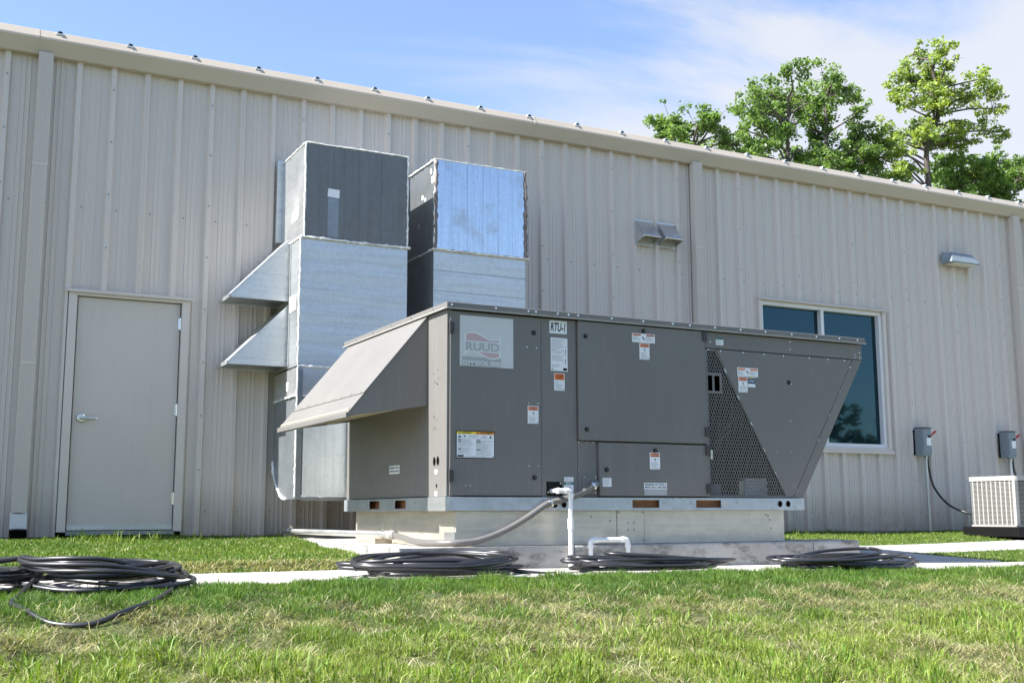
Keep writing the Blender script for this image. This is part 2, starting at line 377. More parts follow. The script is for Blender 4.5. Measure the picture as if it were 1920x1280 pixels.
def axis_vals(segs):
    out = []
    for a, b, st in segs: out += list(np.arange(a, b, st))
    return np.array(sorted(set(np.round(out, 4))))
xs = axis_vals([(-900, -60, 120), (-60, -4, 8), (-4, 0, 0.5), (0, 14, 0.12), (14, 24, 0.5), (24, 80, 8), (80, 1300, 120)])
ys = axis_vals([(-900, -60, 120), (-60, -4, 8), (-4, 2, 0.5), (2, 11.0, 0.1), (11, 24, 1), (24, 80, 8), (80, 1300, 120)])
X, Y = np.meshgrid(xs, ys, indexing='ij')
Z = g(X, Y) - np.where(in_walk(X, Y, 0.06), 0.05, 0) - np.where(in_pad(X, Y, 0.08), 0.06, 0)
mb = MB(); nx, ny = len(xs), len(ys)
vs = np.stack([X, Y, Z], -1).reshape(-1, 3)
fs = [(i * ny + j, (i + 1) * ny + j, (i + 1) * ny + j + 1, i * ny + j + 1) for i in range(nx - 1) for j in range(ny - 1)]
mb.add(vs.tolist(), fs, 'soil', True)
tag(mb.build('ground', recalc=False), kind='structure')

# walks: poured slabs with joints
walk = bpy.data.objects.new('sidewalk', None); COL.objects.link(walk); tag(walk, kind='structure'); ORG['sidewalk'] = Vector((0, 0, 0))
def slab4(P, t=0.11):
    m = MB(); m.add([(x, y, z) for x, y, z in P] + [(x, y, z - t) for x, y, z in P],
                    [(0, 1, 2, 3), (7, 6, 5, 4), (0, 4, 5, 1), (1, 5, 6, 2), (2, 6, 7, 3), (3, 7, 4, 0)], 'walk')
    m.build('slab', walk, bevel=0.006)
x = -7.0
while x < 24:
    x1 = x + 1.52; a, b = x + 0.004, x1 - 0.004
    fe = lambda q: float(min(far_edge(q), 6.985)) if 2.78 < q < 6.82 else float(far_edge(q))
    if x < 2.78 < x1:
        for a, b in ((x + 0.004, 2.776), (2.784, x1 - 0.004)):
            if b - a > 0.1:
                f0 = 7.40 if b < 2.78 else 6.985
                slab4([(a, float(near_edge(a)), float(walk_z(a)) + .012), (b, float(near_edge(b)), float(walk_z(b)) + .012), (b, f0, float(walk_z(b)) + .012), (a, f0, float(walk_z(a)) + .012)])
    else:
        slab4([(a, float(near_edge(a)), float(walk_z(a)) + .012), (b, float(near_edge(b)), float(walk_z(b)) + .012), (b, fe(b), float(walk_z(b)) + .012), (a, fe(a), float(walk_z(a)) + .012)])
    x = x1
def gz(x, y): return float(g(x, y))
for a, b in ((6.83, 7.61), (7.62, 8.4)):
    for c0, c1 in ((6.99, 8.0), (8.01, 8.98)):
        f0, f1 = max(c0, float(far_edge(a)) + .008) if c0 < 7 else c0, c1
        zz = lambda q: float(np.interp(q, [7, 8.3, 9.3], [-0.425, -0.38, -0.335]))
        slab4([(a, f0, zz(f0)), (b, f0 if c0 > 7 else max(c0, float(far_edge(b)) + .008) , zz(f0)), (b, f1, zz(f1)), (a, f1, zz(f1))])
x = 8.41
while x < 24:
    b = x + 1.5; P = []
    for q, sgn in ((x + .004, -1), (b - .004, -1), (b - .004, 1), (x + .004, 1)):
        yy = float(walk2_mid(q)) + 0.46 * sgn; P.append((q, yy, float(np.interp(yy, [7, 8.3, 9.3, 10.87, 14], [-0.43, -0.385, -0.335, -0.246, -0.246]))))
    slab4(P); x = b

# equipment pad: slab under the unit, with the footing strip to the right
pad = bpy.data.objects.new('concrete_pad', None); COL.objects.link(pad); tag(pad, kind='structure'); ORG['concrete_pad'] = Vector((0, 0, 0))
m = MB(); m.add([(x, y, z) for z in (-0.50, -0.228) for x, y in ((2.80, 7.0), (4.12, 7.0), (4.12, 10.84), (3.17, 10.84))],
                [(0, 1, 5, 4), (1, 2, 6, 5), (2, 3, 7, 6), (3, 0, 4, 7), (3, 2, 1, 0)], 'pad')
m.add([(2.80, 7.0, -0.228), (4.12, 7.0, -0.228), (4.12, 10.84, -0.228), (3.17, 10.84, -0.228)], [(0, 1, 2, 3)], 'padtop')
m.build('slab', pad, bevel=0.012)
m = MB(); m.box(4.124, 6.3, 7.002, 10.84, -0.50, -0.228, 'pad'); m.build('slab', pad, bevel=0.012)
m = MB(); m.box(6.304, 6.79, 7.0, 7.40, -0.50, -0.226, 'pad'); m.build('slab', pad, bevel=0.02)

# ------------------------------------------------------------------ the metal building
bld = thing('metal_building', (7, 16, -0.25), 'long beige metal building clad in ribbed panels, behind the big grey air unit', 'building')
XL, XR, RX0, RS = -3.8, 20.0, 1.101, 0.3066
ZB, ZT = -0.20, 4.30
door_o = (1.105, 2.19, -0.5, 1.995); win_o = (9.02, 11.12, 0.765, 2.60)
def rib_profile(x0, x1):
    pts = []
    k0 = math.floor((x0 - RX0) / RS) - 1
    for k in range(k0, k0 + int((x1 - x0) / RS) + 4):
        c = RX0 + k * RS
        pts += [(c - .038, 0), (c - .021, .043), (c + .021, .043), (c + .038, 0)]
        for q in (.110, .153, .196):
            pts += [(c + q - .009, 0), (c + q - .004, .006), (c + q + .004, .006), (c + q + .009, 0)]
    pts.sort()
    def H(x):
        return float(np.interp(x, [p[0] for p in pts], [p[1] for p in pts]))
    out = [(x0, H(x0))] + [p for p in pts if x0 < p[0] < x1] + [(x1, H(x1))]
    return out, H
k = -16; first = True
while RX0 + k * RS < XR:
    x0, x1 = RX0 + k * RS + 0.001, RX0 + (k + 3) * RS - 0.001
    prof, H = rib_profile(x0, x1)
    cuts = sorted({c for o in (door_o, win_o) for c in o[:2] if x0 < c < x1})
    prof = sorted(prof + [(c, H(c)) for c in cuts])
    m = MB(); m2 = MB()
    for (a, ha), (b, hb) in zip(prof, prof[1:]):
        mid = (a + b) / 2; zr = [(ZB - 0.012 * max(0, mid - 2) * 0.4, ZT)]
        for o in (door_o, win_o):
            if o[0] < mid < o[1]: zr = [(zr[0][0], o[2]), (o[3], ZT)] if o[2] > ZB else [(o[3], ZT)]
        for z0, z1 in zr:
            (m2 if (len(zr) == 2 and z1 < 1 and x0 > win_o[0] and x1 < win_o[1]) else m).quad((a, D - ha, z0), (b, D - hb, z0), (b, D - hb, z1), (a, D - ha, z1), 'wall')
    m.build('wall_panel', bld, recalc=False)
    if m2.v: m2.build('wall_panel', bld, recalc=False)
    k += 3
# backing behind the panels, the other walls, base trim
m = MB(); m.box(XL - .9, XR + 1, D + .012, D + .2, ZB - .2, door_o[2] - .001, 'dark') if False else None
m.box(XL, door_o[0], D + .02, D + .2, -.6, 4.3, 'wall'); m.box(door_o[1], win_o[0], D + .02, D + .2, -.6, 4.3, 'wall'); m.box(win_o[1], XR, D + .02, D + .2, -.6, 4.3, 'wall')
m.box(door_o[0], door_o[1], D + .02, D + .2, door_o[3], 4.3, 'wall'); m.box(win_o[0], win_o[1], D + .02, D + .2, win_o[3], 4.3, 'wall'); m.box(win_o[0], win_o[1], D + .02, D + .2, -.6, win_o[2], 'wall')
m.box(XL, XL + .2, D + .2, 21, -.6, 4.3, 'wall'); m.box(XR - .2, XR, D + .2, 21, -.6, 4.3, 'wall'); m.box(XL, XR, 21, 21.2, -.6, 4.3, 'wall')
m.build('wall_core', bld)
m = MB(); m.box(XL, door_o[0], D - .012, D + .019, -.55, ZB - .035, 'hinge'); m.box(door_o[1], XR, D - .012, D + .019, -.55, ZB - .06, 'hinge')
m.build('foundation_edge', bld)
m = MB()
for a, b in ((XL, door_o[0] - .04), (door_o[1] + .04, XR)):
    m.slab([(a, D - .045, ZB - .02 - .012 * max(0, a - 2) * .4), (b, D - .045, ZB - .02 - .012 * max(0, b - 2) * .4), (b, D - .001, ZB - .016 - .012 * max(0, b - 2) * .4), (a, D - .001, ZB - .016 - .012 * max(0, a - 2) * .4)], (0, 0, .006), 'trim')
m.build('base_trim', bld)
# roof with standing seams whose capped ends peep over the gutter
m = MB()
for s0, s1, ya, yb in ((0, 1, D - .05, 16.0), (1, 0, 16.0, 21.3)):
    za, zb = (4.36, 4.75) if s0 == 0 else (4.75, 4.36)
    m.slab([(XL - .1, ya, za), (XR + .1, ya, za), (XR + .1, yb, zb), (XL - .1, yb, zb)], (0, 0, -.05), 'roofmetal')
roof = m.build('roof', bld)
seam0 = None; xx = 0.905 - 8 * 0.6115; n_ = 0
while xx < XR:
    if seam0 is None:
        m = MB(); L0 = D - .10
        m.prism([(-.036, 0), (-.019, .031), (-.008, .042), (.008, .042), (.019, .031), (.036, 0)], 'y', 0, 5.1, 'roofmetal')
        vs2 = [(x_, y_, z_ + y_ * 0.076) for x_, y_, z_ in m.v]; m.v = vs2
        m.box(-.016, .016, -.006, -.001, .016, .030, 'black')
        seam0 = m.build('roof_seam', origin=(0, 0, 0)); seam0.parent = bld; sm = seam0
    else:
        sm = bpy.data.objects.new('roof_seam', seam0.data); COL.objects.link(sm); sm.parent = bld
    sm.location = Vector((xx + (0.01 if n_ % 2 else 0), D - .135, 4.345)) - ORG['metal_building']
    xx += 0.6115; n_ += 1
# gutter in lengths
gp = [(D - .004, 4.155), (D - .085, 4.150), (D - .155, 4.275), (D - .153, 4.295), (D - .118, 4.372), (D - .108, 4.372), (D - .108, 4.36), (D - .004, 4.36)]
for a, b in ((XL, .72), (.724, 5.86), (5.864, 11.9), (11.904, 16.0), (16.004, XR)):
    m = MB(); m.prism(gp, 'x', a, b, 'gutter'); m.build('gutter', bld, bevel=.004)
for a in (.722, 5.862, 11.902, 16.002):
    m = MB(); m.prism([(y - .003 if y < D - .05 else y, z) for y, z in gp], 'x', a - .012, a + .012, 'gutter'); m.build('gutter_joint', bld)
# downspouts
for xc in (0.80, 8.10, 13.68):
    m = MB(); w = .062
    def dprof(x0, x1, n=9):
        ps = []
        for i in range(n):
            a = x0 + (x1 - x0) * i / n; b = x0 + (x1 - x0) * (i + .5) / n
            ps += [(a, D - .128), (a + .0015, D - .132), (b - .0015, D - .132), (b, D - .128)]
        return ps + [(x1, D - .128), (x1, D - .036), (x0, D - .036)]
    m.prism(dprof(xc - w, xc + w), 'z', .0, 4.16, 'trim')
    dsp = m.build('downspout', bld)
    m = MB(); m.prism(dprof(xc - w - .004, xc + w + .004), 'z', -.125, .012, 'boxgrey' if xc > 10 else 'frame_white')
    m.box(xc - w + .006, xc + w - .006, D - .124, D - .04, -.128, -.1245, 'dark'); m.build('outlet_boot', dsp)
    for zz in (1.3, 3.1):
        m = MB(); m.box(xc - w - .004, xc + w + .004, D - .1335, D - .034, zz, zz + .022, 'trim'); m.build('strap', dsp)
m = MB(); m.box(.735, .865, D - .20, D - .05, -.24, -.135, 'dark'); tag(m.build('drain_inlet', origin=(.8, D - .12, -.24)), 'dark square drain mouth in the grass under the leftmost downspout', 'drain')
# screws
m = MB()
def screw(x, z, y): m.tube([(x, y + .002, z), (x, y - .005, z)], .0085, 6, 'boxgrey')
for k in range(-14, 60):
    c = RX0 + k * RS
    for j, z in enumerate((0.02, 2.79)):
        if door_o[0] - .02 < c + .06 < door_o[1] + .02 and z < 2: continue
        if c + .06 < XR: screw(c + .078, z - (.004 * max(0, c - 2)) * (j == 0), D)
    if k % 3 == 1:
        for z in np.arange(.4, 4.1, .505):
            if (door_o[0] - .03 < c < door_o[1] + .03 and z < 2.05) or (win_o[0] - .03 < c < win_o[1] + .03 and .7 < z < 2.65): continue
            if c < XR: screw(c, float(z), D - .042)
    if 26 <= k <= 58:
        for z in (1.42, 2.66):
            if not (win_o[0] - .05 < c + .05 < win_o[1] + .05 and z < 2.6): screw(c + .05, z, D)
tag(m.build('wall_screws', bld), kind='stuff')

# door
m = MB(); y = D
m.box(1.112, 1.187, y - .05, y + .12, -.16, 1.995, 'trim'); m.box(2.116, 2.186, y - .05, y + .12, -.16, 1.995, 'trim'); m.box(1.187, 2.116, y - .05, y + .12, 1.958, 1.995, 'trim')
m.box(1.187, 1.198, y - .005, y + .12, -.15, 1.958, 'hinge'); m.box(2.108, 2.116, y - .005, y + .12, -.15, 1.958, 'hinge')
m.build('door_frame', bld, bevel=.003)
m = MB(); m.slab([(1.085, y - .075, 1.999), (2.215, y - .075, 1.999), (2.215, y - .0425, 2.012), (1.085, y - .0425, 2.012)], (0, 0, .008), 'trim'); m.box(1.085, 2.215, y - .075, y - .068, 1.985, 1.9985, 'trim'); m.build('door_drip_cap', bld)
m = MB(); m.box(1.199, 2.107, y - .010, y + .035, -.142, 1.951, 'door'); dr = m.build('door', bld, bevel=.002)
m = MB(); m.box(1.199, 2.107, y - .018, y - .0105, -.142, -.098, 'galv'); m.build('kick_strip', dr)
for q in (1.28, 1.5, 1.75, 1.98):
    pass
m = MB(); m.box(1.19, 2.12, y - .07, y + .1, -.185, -.150, 'galv_dark'); m.build('threshold', bld)
m = MB(); m.tube([(1.275, y - .011, .85), (1.275, y - .022, .85), (1.275, y - .026, .85)], [.042, .042, .032], 18, 'silver')
m.cyl((1.275, y - .024, .85), (1.275, y - .062, .85), .013, 12, 'silver')
m.tube([(1.262, y - .062, .85), (1.30, y - .064, .850), (1.38, y - .060, .848), (1.405, y - .052, .846)], [.012, .012, .010, .008], 10, 'silver'); m.build('handle', dr)
for z in (1.765, .955, .14):
    m = MB(); m.cyl((2.112, y - .018, z - .055), (2.112, y - .018, z + .055), .0085, 10, 'silver'); m.cyl((2.112, y - .018, z - .060), (2.112, y - .018, z - .056), .006, 8, 'silver'); m.box(2.09, 2.107, y - .014, y - .0105, z - .05, z + .05, 'silver'); m.build('hinge', dr)
m = MB(); m.box(.95, 2.4, y - .5, y - .078, -.30, -.212, 'walk'); 
# window
win = bpy.data.objects.new('window', None); COL.objects.link(win); win.parent = bld; ORG[win.name] = ORG['metal_building']
m = MB(); a, b, z0, z1 = 9.055, 11.07, .80, 2.575; t = .05
m.box(a, b, y - .02, y + .08, z1 - t, z1, 'frame_white'); m.box(a, b, y - .02, y + .08, z0, z0 + t, 'frame_white')
for q in (a, 10.035, b - t): m.box(q, q + t, y - .0195, y + .08, z0 + t, z1 - t, 'frame_white')
m.build('frame', win, bevel=.003)
for p0, p1 in ((a + t, 10.035), (10.035 + t, b - t)):
    m = MB(); m.box(p0, p1, y + .045, y + .055, z0 + t, z1 - t, 'glass'); m.build('pane', win)
m = MB(); m.slab([(9.0, y - .075, 2.592), (11.14, y - .075, 2.592), (11.14, y - .0425, 2.604), (9.0, y - .0425, 2.604)], (0, 0, .007), 'trim'); m.box(9.0, 11.14, y - .075, y - .069, 2.578, 2.5915, 'trim')
m.box(9.02, 9.054, y - .05, y + .03, .765, 2.59, 'trim'); m.box(11.071, 11.12, y - .05, y + .03, .765, 2.59, 'trim')
m.box(8.99, 11.15, y - .06, y + .03, .725, .764, 'trim'); m.box(9.055, 11.07, y - .05, y + .03, .765, .799, 'trim'); m.box(9.055, 11.07, y - .05, y + .03, 2.576, 2.591, 'trim')
m.build('trim', win, bevel=.002)
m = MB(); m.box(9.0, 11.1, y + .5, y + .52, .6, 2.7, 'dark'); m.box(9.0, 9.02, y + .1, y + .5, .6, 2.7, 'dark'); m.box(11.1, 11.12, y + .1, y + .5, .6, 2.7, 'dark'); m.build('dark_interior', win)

# ------------------------------------------------------------------ big packaged air unit
YF = 7.10
U = thing('rooftop_unit', (5.0, 8.1, 0.0), 'large dark grey packaged air conditioner marked RTU-1 standing on a galvanised curb', 'air conditioner')
FR = Face('front', YF)
# casing behind the skins
m = MB(); m.box(3.215, 5.37, YF + .03, 9.17, .108, 1.392, 'unit'); m.box(5.371, 6.95, 8.9, 9.17, 1.1, 1.392, 'unit'); m.build('casing', U)
m = MB(); m.box(3.185, 3.205, 7.43, 9.14, .112, 1.392, 'unit'); sp = m.build('side_panel', U, bevel=.003)
SD = Face('side', 3.185)
m = MB(); SD.rect(m, 8.165, .290, 7.960, .352, .0015, 'paper'); SD.text(m, 'MINIMUM 72" FORK &', 8.150, .328, 7.975, .343, .0025, 'black', True); SD.text(m, 'MOVE ONLY ONE HIGH', 8.150, .302, 7.975, .317, .0025, 'black', True); m.build('fork_label', sp)
m = MB()
for yy in np.arange(7.5, 9.1, .2): m.tube([(3.186, yy, .125), (3.180, yy, .125)], .006, 6, 'silver')
m.build('screw_row', sp)
# corner post
m = MB(); m.box(3.180, 3.22, YF + .002, 7.426, .110, 1.392, 'unit'); cp = m.build('corner_post', U, bevel=.003)
m = MB()
for yy, zz, ry, rz in ((7.303, .353, .020, .028), (7.243, .355, .020, .028), (7.263, .185, .010, .012)):
    n = 16; m.add([(3.1775, yy + ry * math.cos(2 * math.pi * i / n), zz + rz * math.sin(2 * math.pi * i / n)) for i in range(n)], [tuple(range(n))], 'dark')
    m.add([(3.1765, yy + ry * 1.15 * math.cos(2 * math.pi * (i // 2) / n) * (1 if i % 2 else .9), zz + rz * 1.12 * math.sin(2 * math.pi * (i // 2) / n) * (1 if i % 2 else .9)) for i in range(2 * n)], [((2 * i), (2 * i + 1), (2 * i + 3) % (2 * n), (2 * i + 2) % (2 * n)) for i in range(n)], 'hinge')
m.build('pipe_knockout', cp)
m = MB()
for yy, zz in ((7.27, .28), (7.27, .13)): SD.rect(m, yy + .02, zz - .015, yy - .02, zz + .015, .0075, 'white')
m.build('sticker', cp)
m = MB(); r_ = random.Random(4)
for zc in (.93, .62):
    for i in range(8): m.tube([(3.181, 7.28 + r_.uniform(-.05, .05), zc + r_.uniform(-.07, .07))] * 1 + [(3.176, 7.28 + r_.uniform(-.05, .05), zc + r_.uniform(-.07, .07))], .004, 6, 'hinge') if False else m.box(3.1775, 3.181, (q := 7.28 + r_.uniform(-.05, .05)), q + .006, (p := zc + r_.uniform(-.06, .06)), p + .01, 'silver')
m.build('screw_row', cp)

# front skins
def panel(name, x0, x1, z0, z1, front, th=.024, mat='unit', parent=U, bev=.0035):
    m = MB(); m.box(x0, x1, front, front + th, z0, z1, mat); return m.build(name, parent, bevel=bev)
doorA = panel('access_door', 3.202, 3.912, .116, 1.384, YF - .004); doorA['label'] = 'tall dark grey access door with the faded logo label'
ctrl = panel('control_panel', 3.916, 4.212, .110, 1.388, YF + .004)
big = panel('access_door', 4.219, 5.356, .515, 1.384, YF - .020, .045); big['label'] = 'largest square dark grey access door'
lowd = panel('access_door', 4.384, 5.356, .118, .503, YF - .020, .045); lowd['label'] = 'low wide grey access door below the square one'
jam = panel('filler_panel', 4.214, 4.380, .110, .511, YF + .006)
hdr = panel('header_panel', 5.362, 7.000, 1.262, 1.389, YF - .002, .03)
m = MB(); m.slab([(5.475, YF, 1.256), (6.895, YF, 1.256), (6.198, YF, .112), (6.142, YF, .112)], (0, .025, 0), 'unit'); cs = m.build('condenser_panel', U, bevel=.003)
m = MB(); m.slab([(6.900, YF - .001, 1.258), (6.998, YF - .001, 1.258), (6.300, YF - .001, .112), (6.202, YF - .001, .112)], (0, .035, 0), 'unit'); m.slab([(6.998, YF + .035, 1.258), (6.998, 9.16, 1.258), (6.30, 9.16, .112), (6.30, YF + .035, .112)], (-.02, 0, 0), 'coil'); m.build('sloped_coil_frame', U, bevel=.002)
m = MB(); m.box(6.97, 6.998, YF + .029, 9.16, 1.262, 1.389, 'unit'); m.build('end_panel', U)
# guard with expanded metal
m = MB(); m.box(5.362, 5.392, YF, YF + .02, .112, 1.256, 'unit'); m.box(5.392, 6.14, YF, YF + .02, .112, .126, 'unit'); m.box(5.392, 5.474, YF, YF + .02, 1.240, 1.256, 'unit')
m.slab([(5.464, YF - .004, 1.24), (5.476, YF - .004, 1.24), (6.143, YF - .004, .113), (6.128, YF - .004, .113)], (0, .004, 0), 'unit')
gf = m.build('guard_frame', U, bevel=.002)
m = MB(); poly = [(5.386, 1.245), (5.470, 1.245), (6.134, .118), (5.386, .118)]
def clip(p, d):
    t0, t1 = -1e9, 1e9; n = len(poly)
    for i in range(n):
        a = Vector(poly[i]); b = Vector(poly[(i + 1) % n]); e = b - a; nn = Vector((e.y, -e.x))
        den_ = nn.dot(d); num = nn.dot(p - a)
        if abs(den_) < 1e-9:
            if num < 0: return None
            continue
        t = -num / den_
        if den_ > 0: t0 = max(t0, t)
        else: t1 = min(t1, t)
    return (t0, t1) if t1 > t0 + 1e-4 else None
for sg in (1, -1):
    d = Vector((0.0235 * sg, 0.052)).normalized(); nn = Vector((d.y, -d.x)) * 0.0025
    for i in range(-60, 100):
        p = Vector((5.386 + .0235 * i, .118)); c = clip(p, d)
        if not c: continue
        # leave the two slots in the plate clear of strands
        lo_, hi_ = max((.918 - p.y) / d.y, min((5.386 - p.x) / d.x, (5.512 - p.x) / d.x)), min((1.058 - p.y) / d.y, max((5.386 - p.x) / d.x, (5.512 - p.x) / d.x))
        spans = [c] if hi_ <= lo_ or lo_ > c[1] or hi_ < c[0] else [(c[0], lo_), (hi_, c[1])]
        for c in spans:
          if c[1] - c[0] < 1e-3: continue
          a, b = p + d * c[0], p + d * c[1]; yy = YF + .006 + (.001 if sg > 0 else -.001)
          m.slab([(a.x - nn.x, yy, a.y - nn.y), (a.x + nn.x, yy, a.y + nn.y), (b.x + nn.x, yy, b.y + nn.y), (b.x - nn.x, yy, b.y - nn.y)], (0, .003, 0), 'unit')
m.build('expanded_metal', gf)
m = MB(); yy = YF - .001
for x0, x1, z0, z1 in ((5.380, 5.386, .908, 1.07), (5.434, 5.452, .928, 1.048), (5.505, 5.524, .908, 1.07), (5.386, 5.505, 1.048, 1.07), (5.386, 5.505, .908, .928)): m.box(x0, x1, yy, yy + .006, z0, z1, 'unit')
m.build('slotted_plate', gf)
# what one sees behind the guard
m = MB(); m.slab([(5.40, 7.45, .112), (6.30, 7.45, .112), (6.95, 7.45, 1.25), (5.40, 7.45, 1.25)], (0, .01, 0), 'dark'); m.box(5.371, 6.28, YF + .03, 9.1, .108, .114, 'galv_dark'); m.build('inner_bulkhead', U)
m = MB(); m.cyl((5.60, 7.33, .114), (5.60, 7.33, .42), .085, 20, 'black'); m.tube([(5.60, 7.33, .42), (5.60, 7.33, .46)], [.085, .03], 20, 'black'); m.build('compressor', U)
m = MB(); m.box(5.44, 5.53, 7.16, 7.20, .118, .21, 'boxgrey'); m.build('control_box', U); m = MB(); m.box(5.80, 6.02, 7.20, 7.26, .118, .262, 'paper_old'); m.build('control_box', U); m = MB(); m.box(5.74, 5.79, 7.2, 7.25, .118, .24, 'silver'); m.build('contactor', U)
for i in range(5):
    m = MB(); m.tube([(5.45 + .1 * i, 7.38, .3 + .12 * i), (5.55 + .12 * i, 7.36, .34 + .15 * i), (5.6 + .13 * i, 7.4, .62 + .12 * i)], .009, 8, 'sealant_brown'); m.build('copper_pipe', U)
# top cover with drip edge and screws
m = MB(); m.box(3.165, 7.022, YF - .028, 9.22, 1.400, 1.440, 'unit'); tcv = m.build('top_cover', U, bevel=.004)
m = MB(); m.box(3.160, 7.026, YF - .036, YF - .020, 1.392, 1.3995, 'cond'); m.box(3.152, 3.168, YF - .02, 9.22, 1.392, 1.3995, 'cond'); m.build('lit_drip_edge', tcv)  # pale colour stands in for sunlight caught on the lip
m = MB()
for q in (3.20, 3.54, 3.80, 3.86, 4.04, 4.13, 4.21, 4.50, 4.78, 5.05, 5.21, 5.45, 5.70, 5.95, 6.22, 6.48, 6.93, 6.73): m.disc((q, YF - .028, 1.420), .0075, .006, 8, 'silver')
for q in (7.3, 7.7, 8.1, 8.5, 8.9): m.tube([(3.165, q, 1.42), (3.159, q, 1.42)], .0075, 8, 'silver')
m.build('screw_row', tcv)
m = MB(); m.box(4.05, 4.12, 7.4, 7.48, 1.441, 1.475, 'white'); m.cyl((4.13, 7.44, 1.47), (4.17, 7.44, 1.47), .014, 10, 'black'); m.build('cover_clip', tcv)
# hinges
def hinge(par, x, z, h=.07, left=False):
    m = MB(); w = .026
    m.box(x - w / 2, x + w / 2, YF - .032, YF - .0205 if not left else YF - .0045, z - h / 2, z + h / 2, 'hinge')
    e = x - w / 2 - .006 if left else x + w / 2 + .006
    m.cyl((e, YF - .03, z - h * .62), (e, YF - .03, z + h * .62), .006, 8, 'hinge'); m.build('hinge', par)
hinge(doorA, 3.208, 1.262, .075, True); hinge(doorA, 3.208, .247, .075, True)
hinge(big, 5.345, 1.345); hinge(big, 5.345, .605); hinge(lowd, 5.345, .465); hinge(lowd, 5.345, .175)
def latch(par, x, z, front): m = MB(); m.disc((x, front, z), .0155, .008, 16, 'black'); m.disc((x, front - .008, z), .009, .003, 12, 'hinge'); m.build('latch', par)
latch(doorA, 3.855, 1.272, YF - .004); latch(doorA, 3.855, .243, YF - .004)
latch(big, 4.277, 1.274, YF - .02); latch(big, 4.787, 1.349, YF - .02); latch(big, 4.278, .594, YF - .02)
latch(lowd, 4.442, .306, YF - .02); latch(lowd, 4.870, .453, YF - .02); latch(cs, 6.196, 1.03, YF)
m = MB()
for x_, z_ in ((3.80, 1.165), (3.875, 1.163), (3.81, .765), (3.885, .765), (3.81, .325), (3.885, .325), (3.32, .185), (3.355, .185)): m.disc((x_, YF - .004, z_), .005, .004, 8, 'silver')
m.build('screw_row', doorA)
m = MB()
for x_ in (5.40, 5.52, 5.74, 5.95, 6.15, 6.42, 6.62, 6.80): m.disc((x_, YF, 1.244 if x_ > 5.48 else 1.249), .0055, .004, 8, 'silver')
for i in range(6): m.disc((6.86 - i * .125, YF, 1.19 - i * .205), .0055, .004, 8, 'silver')
for x_, z_ in ((6.22, 1.02), (6.20, .72), (6.05, .47), (6.19, .47), (6.19, .21)): m.disc((x_, YF, z_), .005, .004, 8, 'silver')
m.build('screw_row', cs)
m = MB()
for x_, z_ in ((5.42, 1.31), (6.22, 1.36), (6.22, 1.30), (6.92, 1.30), (6.97, 1.32), (6.92, 1.275), (6.97, 1.275)): m.disc((x_, YF - .002, z_), .005, .004, 8, 'silver')
m.build('screw_row', hdr)
m = MB()
for i, t in enumerate((.12, .3, .48, .66, .82)):    # bright fold tabs along the slanted edge
    a = Vector((5.478, 1.24)).lerp(Vector((6.143, .113)), t); e = Vector((.508, -.861)) * .035
    m.slab([(a.x - .012, YF - .0055, a.y), (a.x - .004, YF - .0055, a.y), (a.x - .004 + e.x, YF - .0055, a.y + e.y), (a.x - .012 + e.x, YF - .0055, a.y + e.y)], (0, .001, 0), 'silver')
m.build('fold_tab', gf)
m = MB(); m.box(5.394, 5.412, YF - .006, YF - .001, .40, .47, 'silver'); m.build('tag_plate', gf)

# labels
def warn_small(par, x0, z0, x1, z1, face, seed=1):
    m = MB(); h = z1 - z0; w = x1 - x0
    face.rect(m, x0, z0, x1, z1, .0015, 'paper'); face.rect(m, x0 + w * .06, z1 - h * .13, x1 - w * .06, z1 - h * .04, .0022, 'orange'); face.rect(m, x0 + w * .06, z1 - h * .25, x1 - w * .06, z1 - h * .15, .0022, 'orange')
    face.text(m, 'WARNING', x0 + w * .22, z1 - h * .115, x1 - w * .12, z1 - h * .06, .003, 'black', True); face.text(m, 'AVERTISSEMENT', x0 + w * .16, z1 - h * .232, x1 - w * .1, z1 - h * .175, .003, 'black', True)
    c = (x0 + x1) / 2; q = z1 - h * .42
    face.poly(m, [(c, q + h * .09), (c + w * .1, q + h * .03), (c + w * .06, q - h * .02), (c - w * .02, q)], .0022, 'black'); face.poly(m, [(c + w * .06, q - h * .03), (c + w * .10, q - h * .06), (c + w * .02, q - h * .11), (c, q - h * .05)], .0022, 'black'); face.poly(m, [(c - w * .14, q + h * .10), (c - w * .11, q + h * .10), (c - w * .02, q + h * .02), (c - w * .05, q + h * .02)], .0022, 'black')
    face.lines(m, x0 + w * .15, z0 + h * .05, x1 - w * .1, z0 + h * .42, 6, .0022, 'ink', seed)
    face.rect(m, x1 - w * .14, z0 + h * .04, x1 - w * .05, z0 + h * .09, .0022, 'black')
    return m.build('warning_label', par)
FB = Face('front', YF - .004); FC = Face('front', YF + .004); FD = Face('front', YF - .020)
warn_small(doorA, 3.803, .622, 3.890, .747, FB, 1)
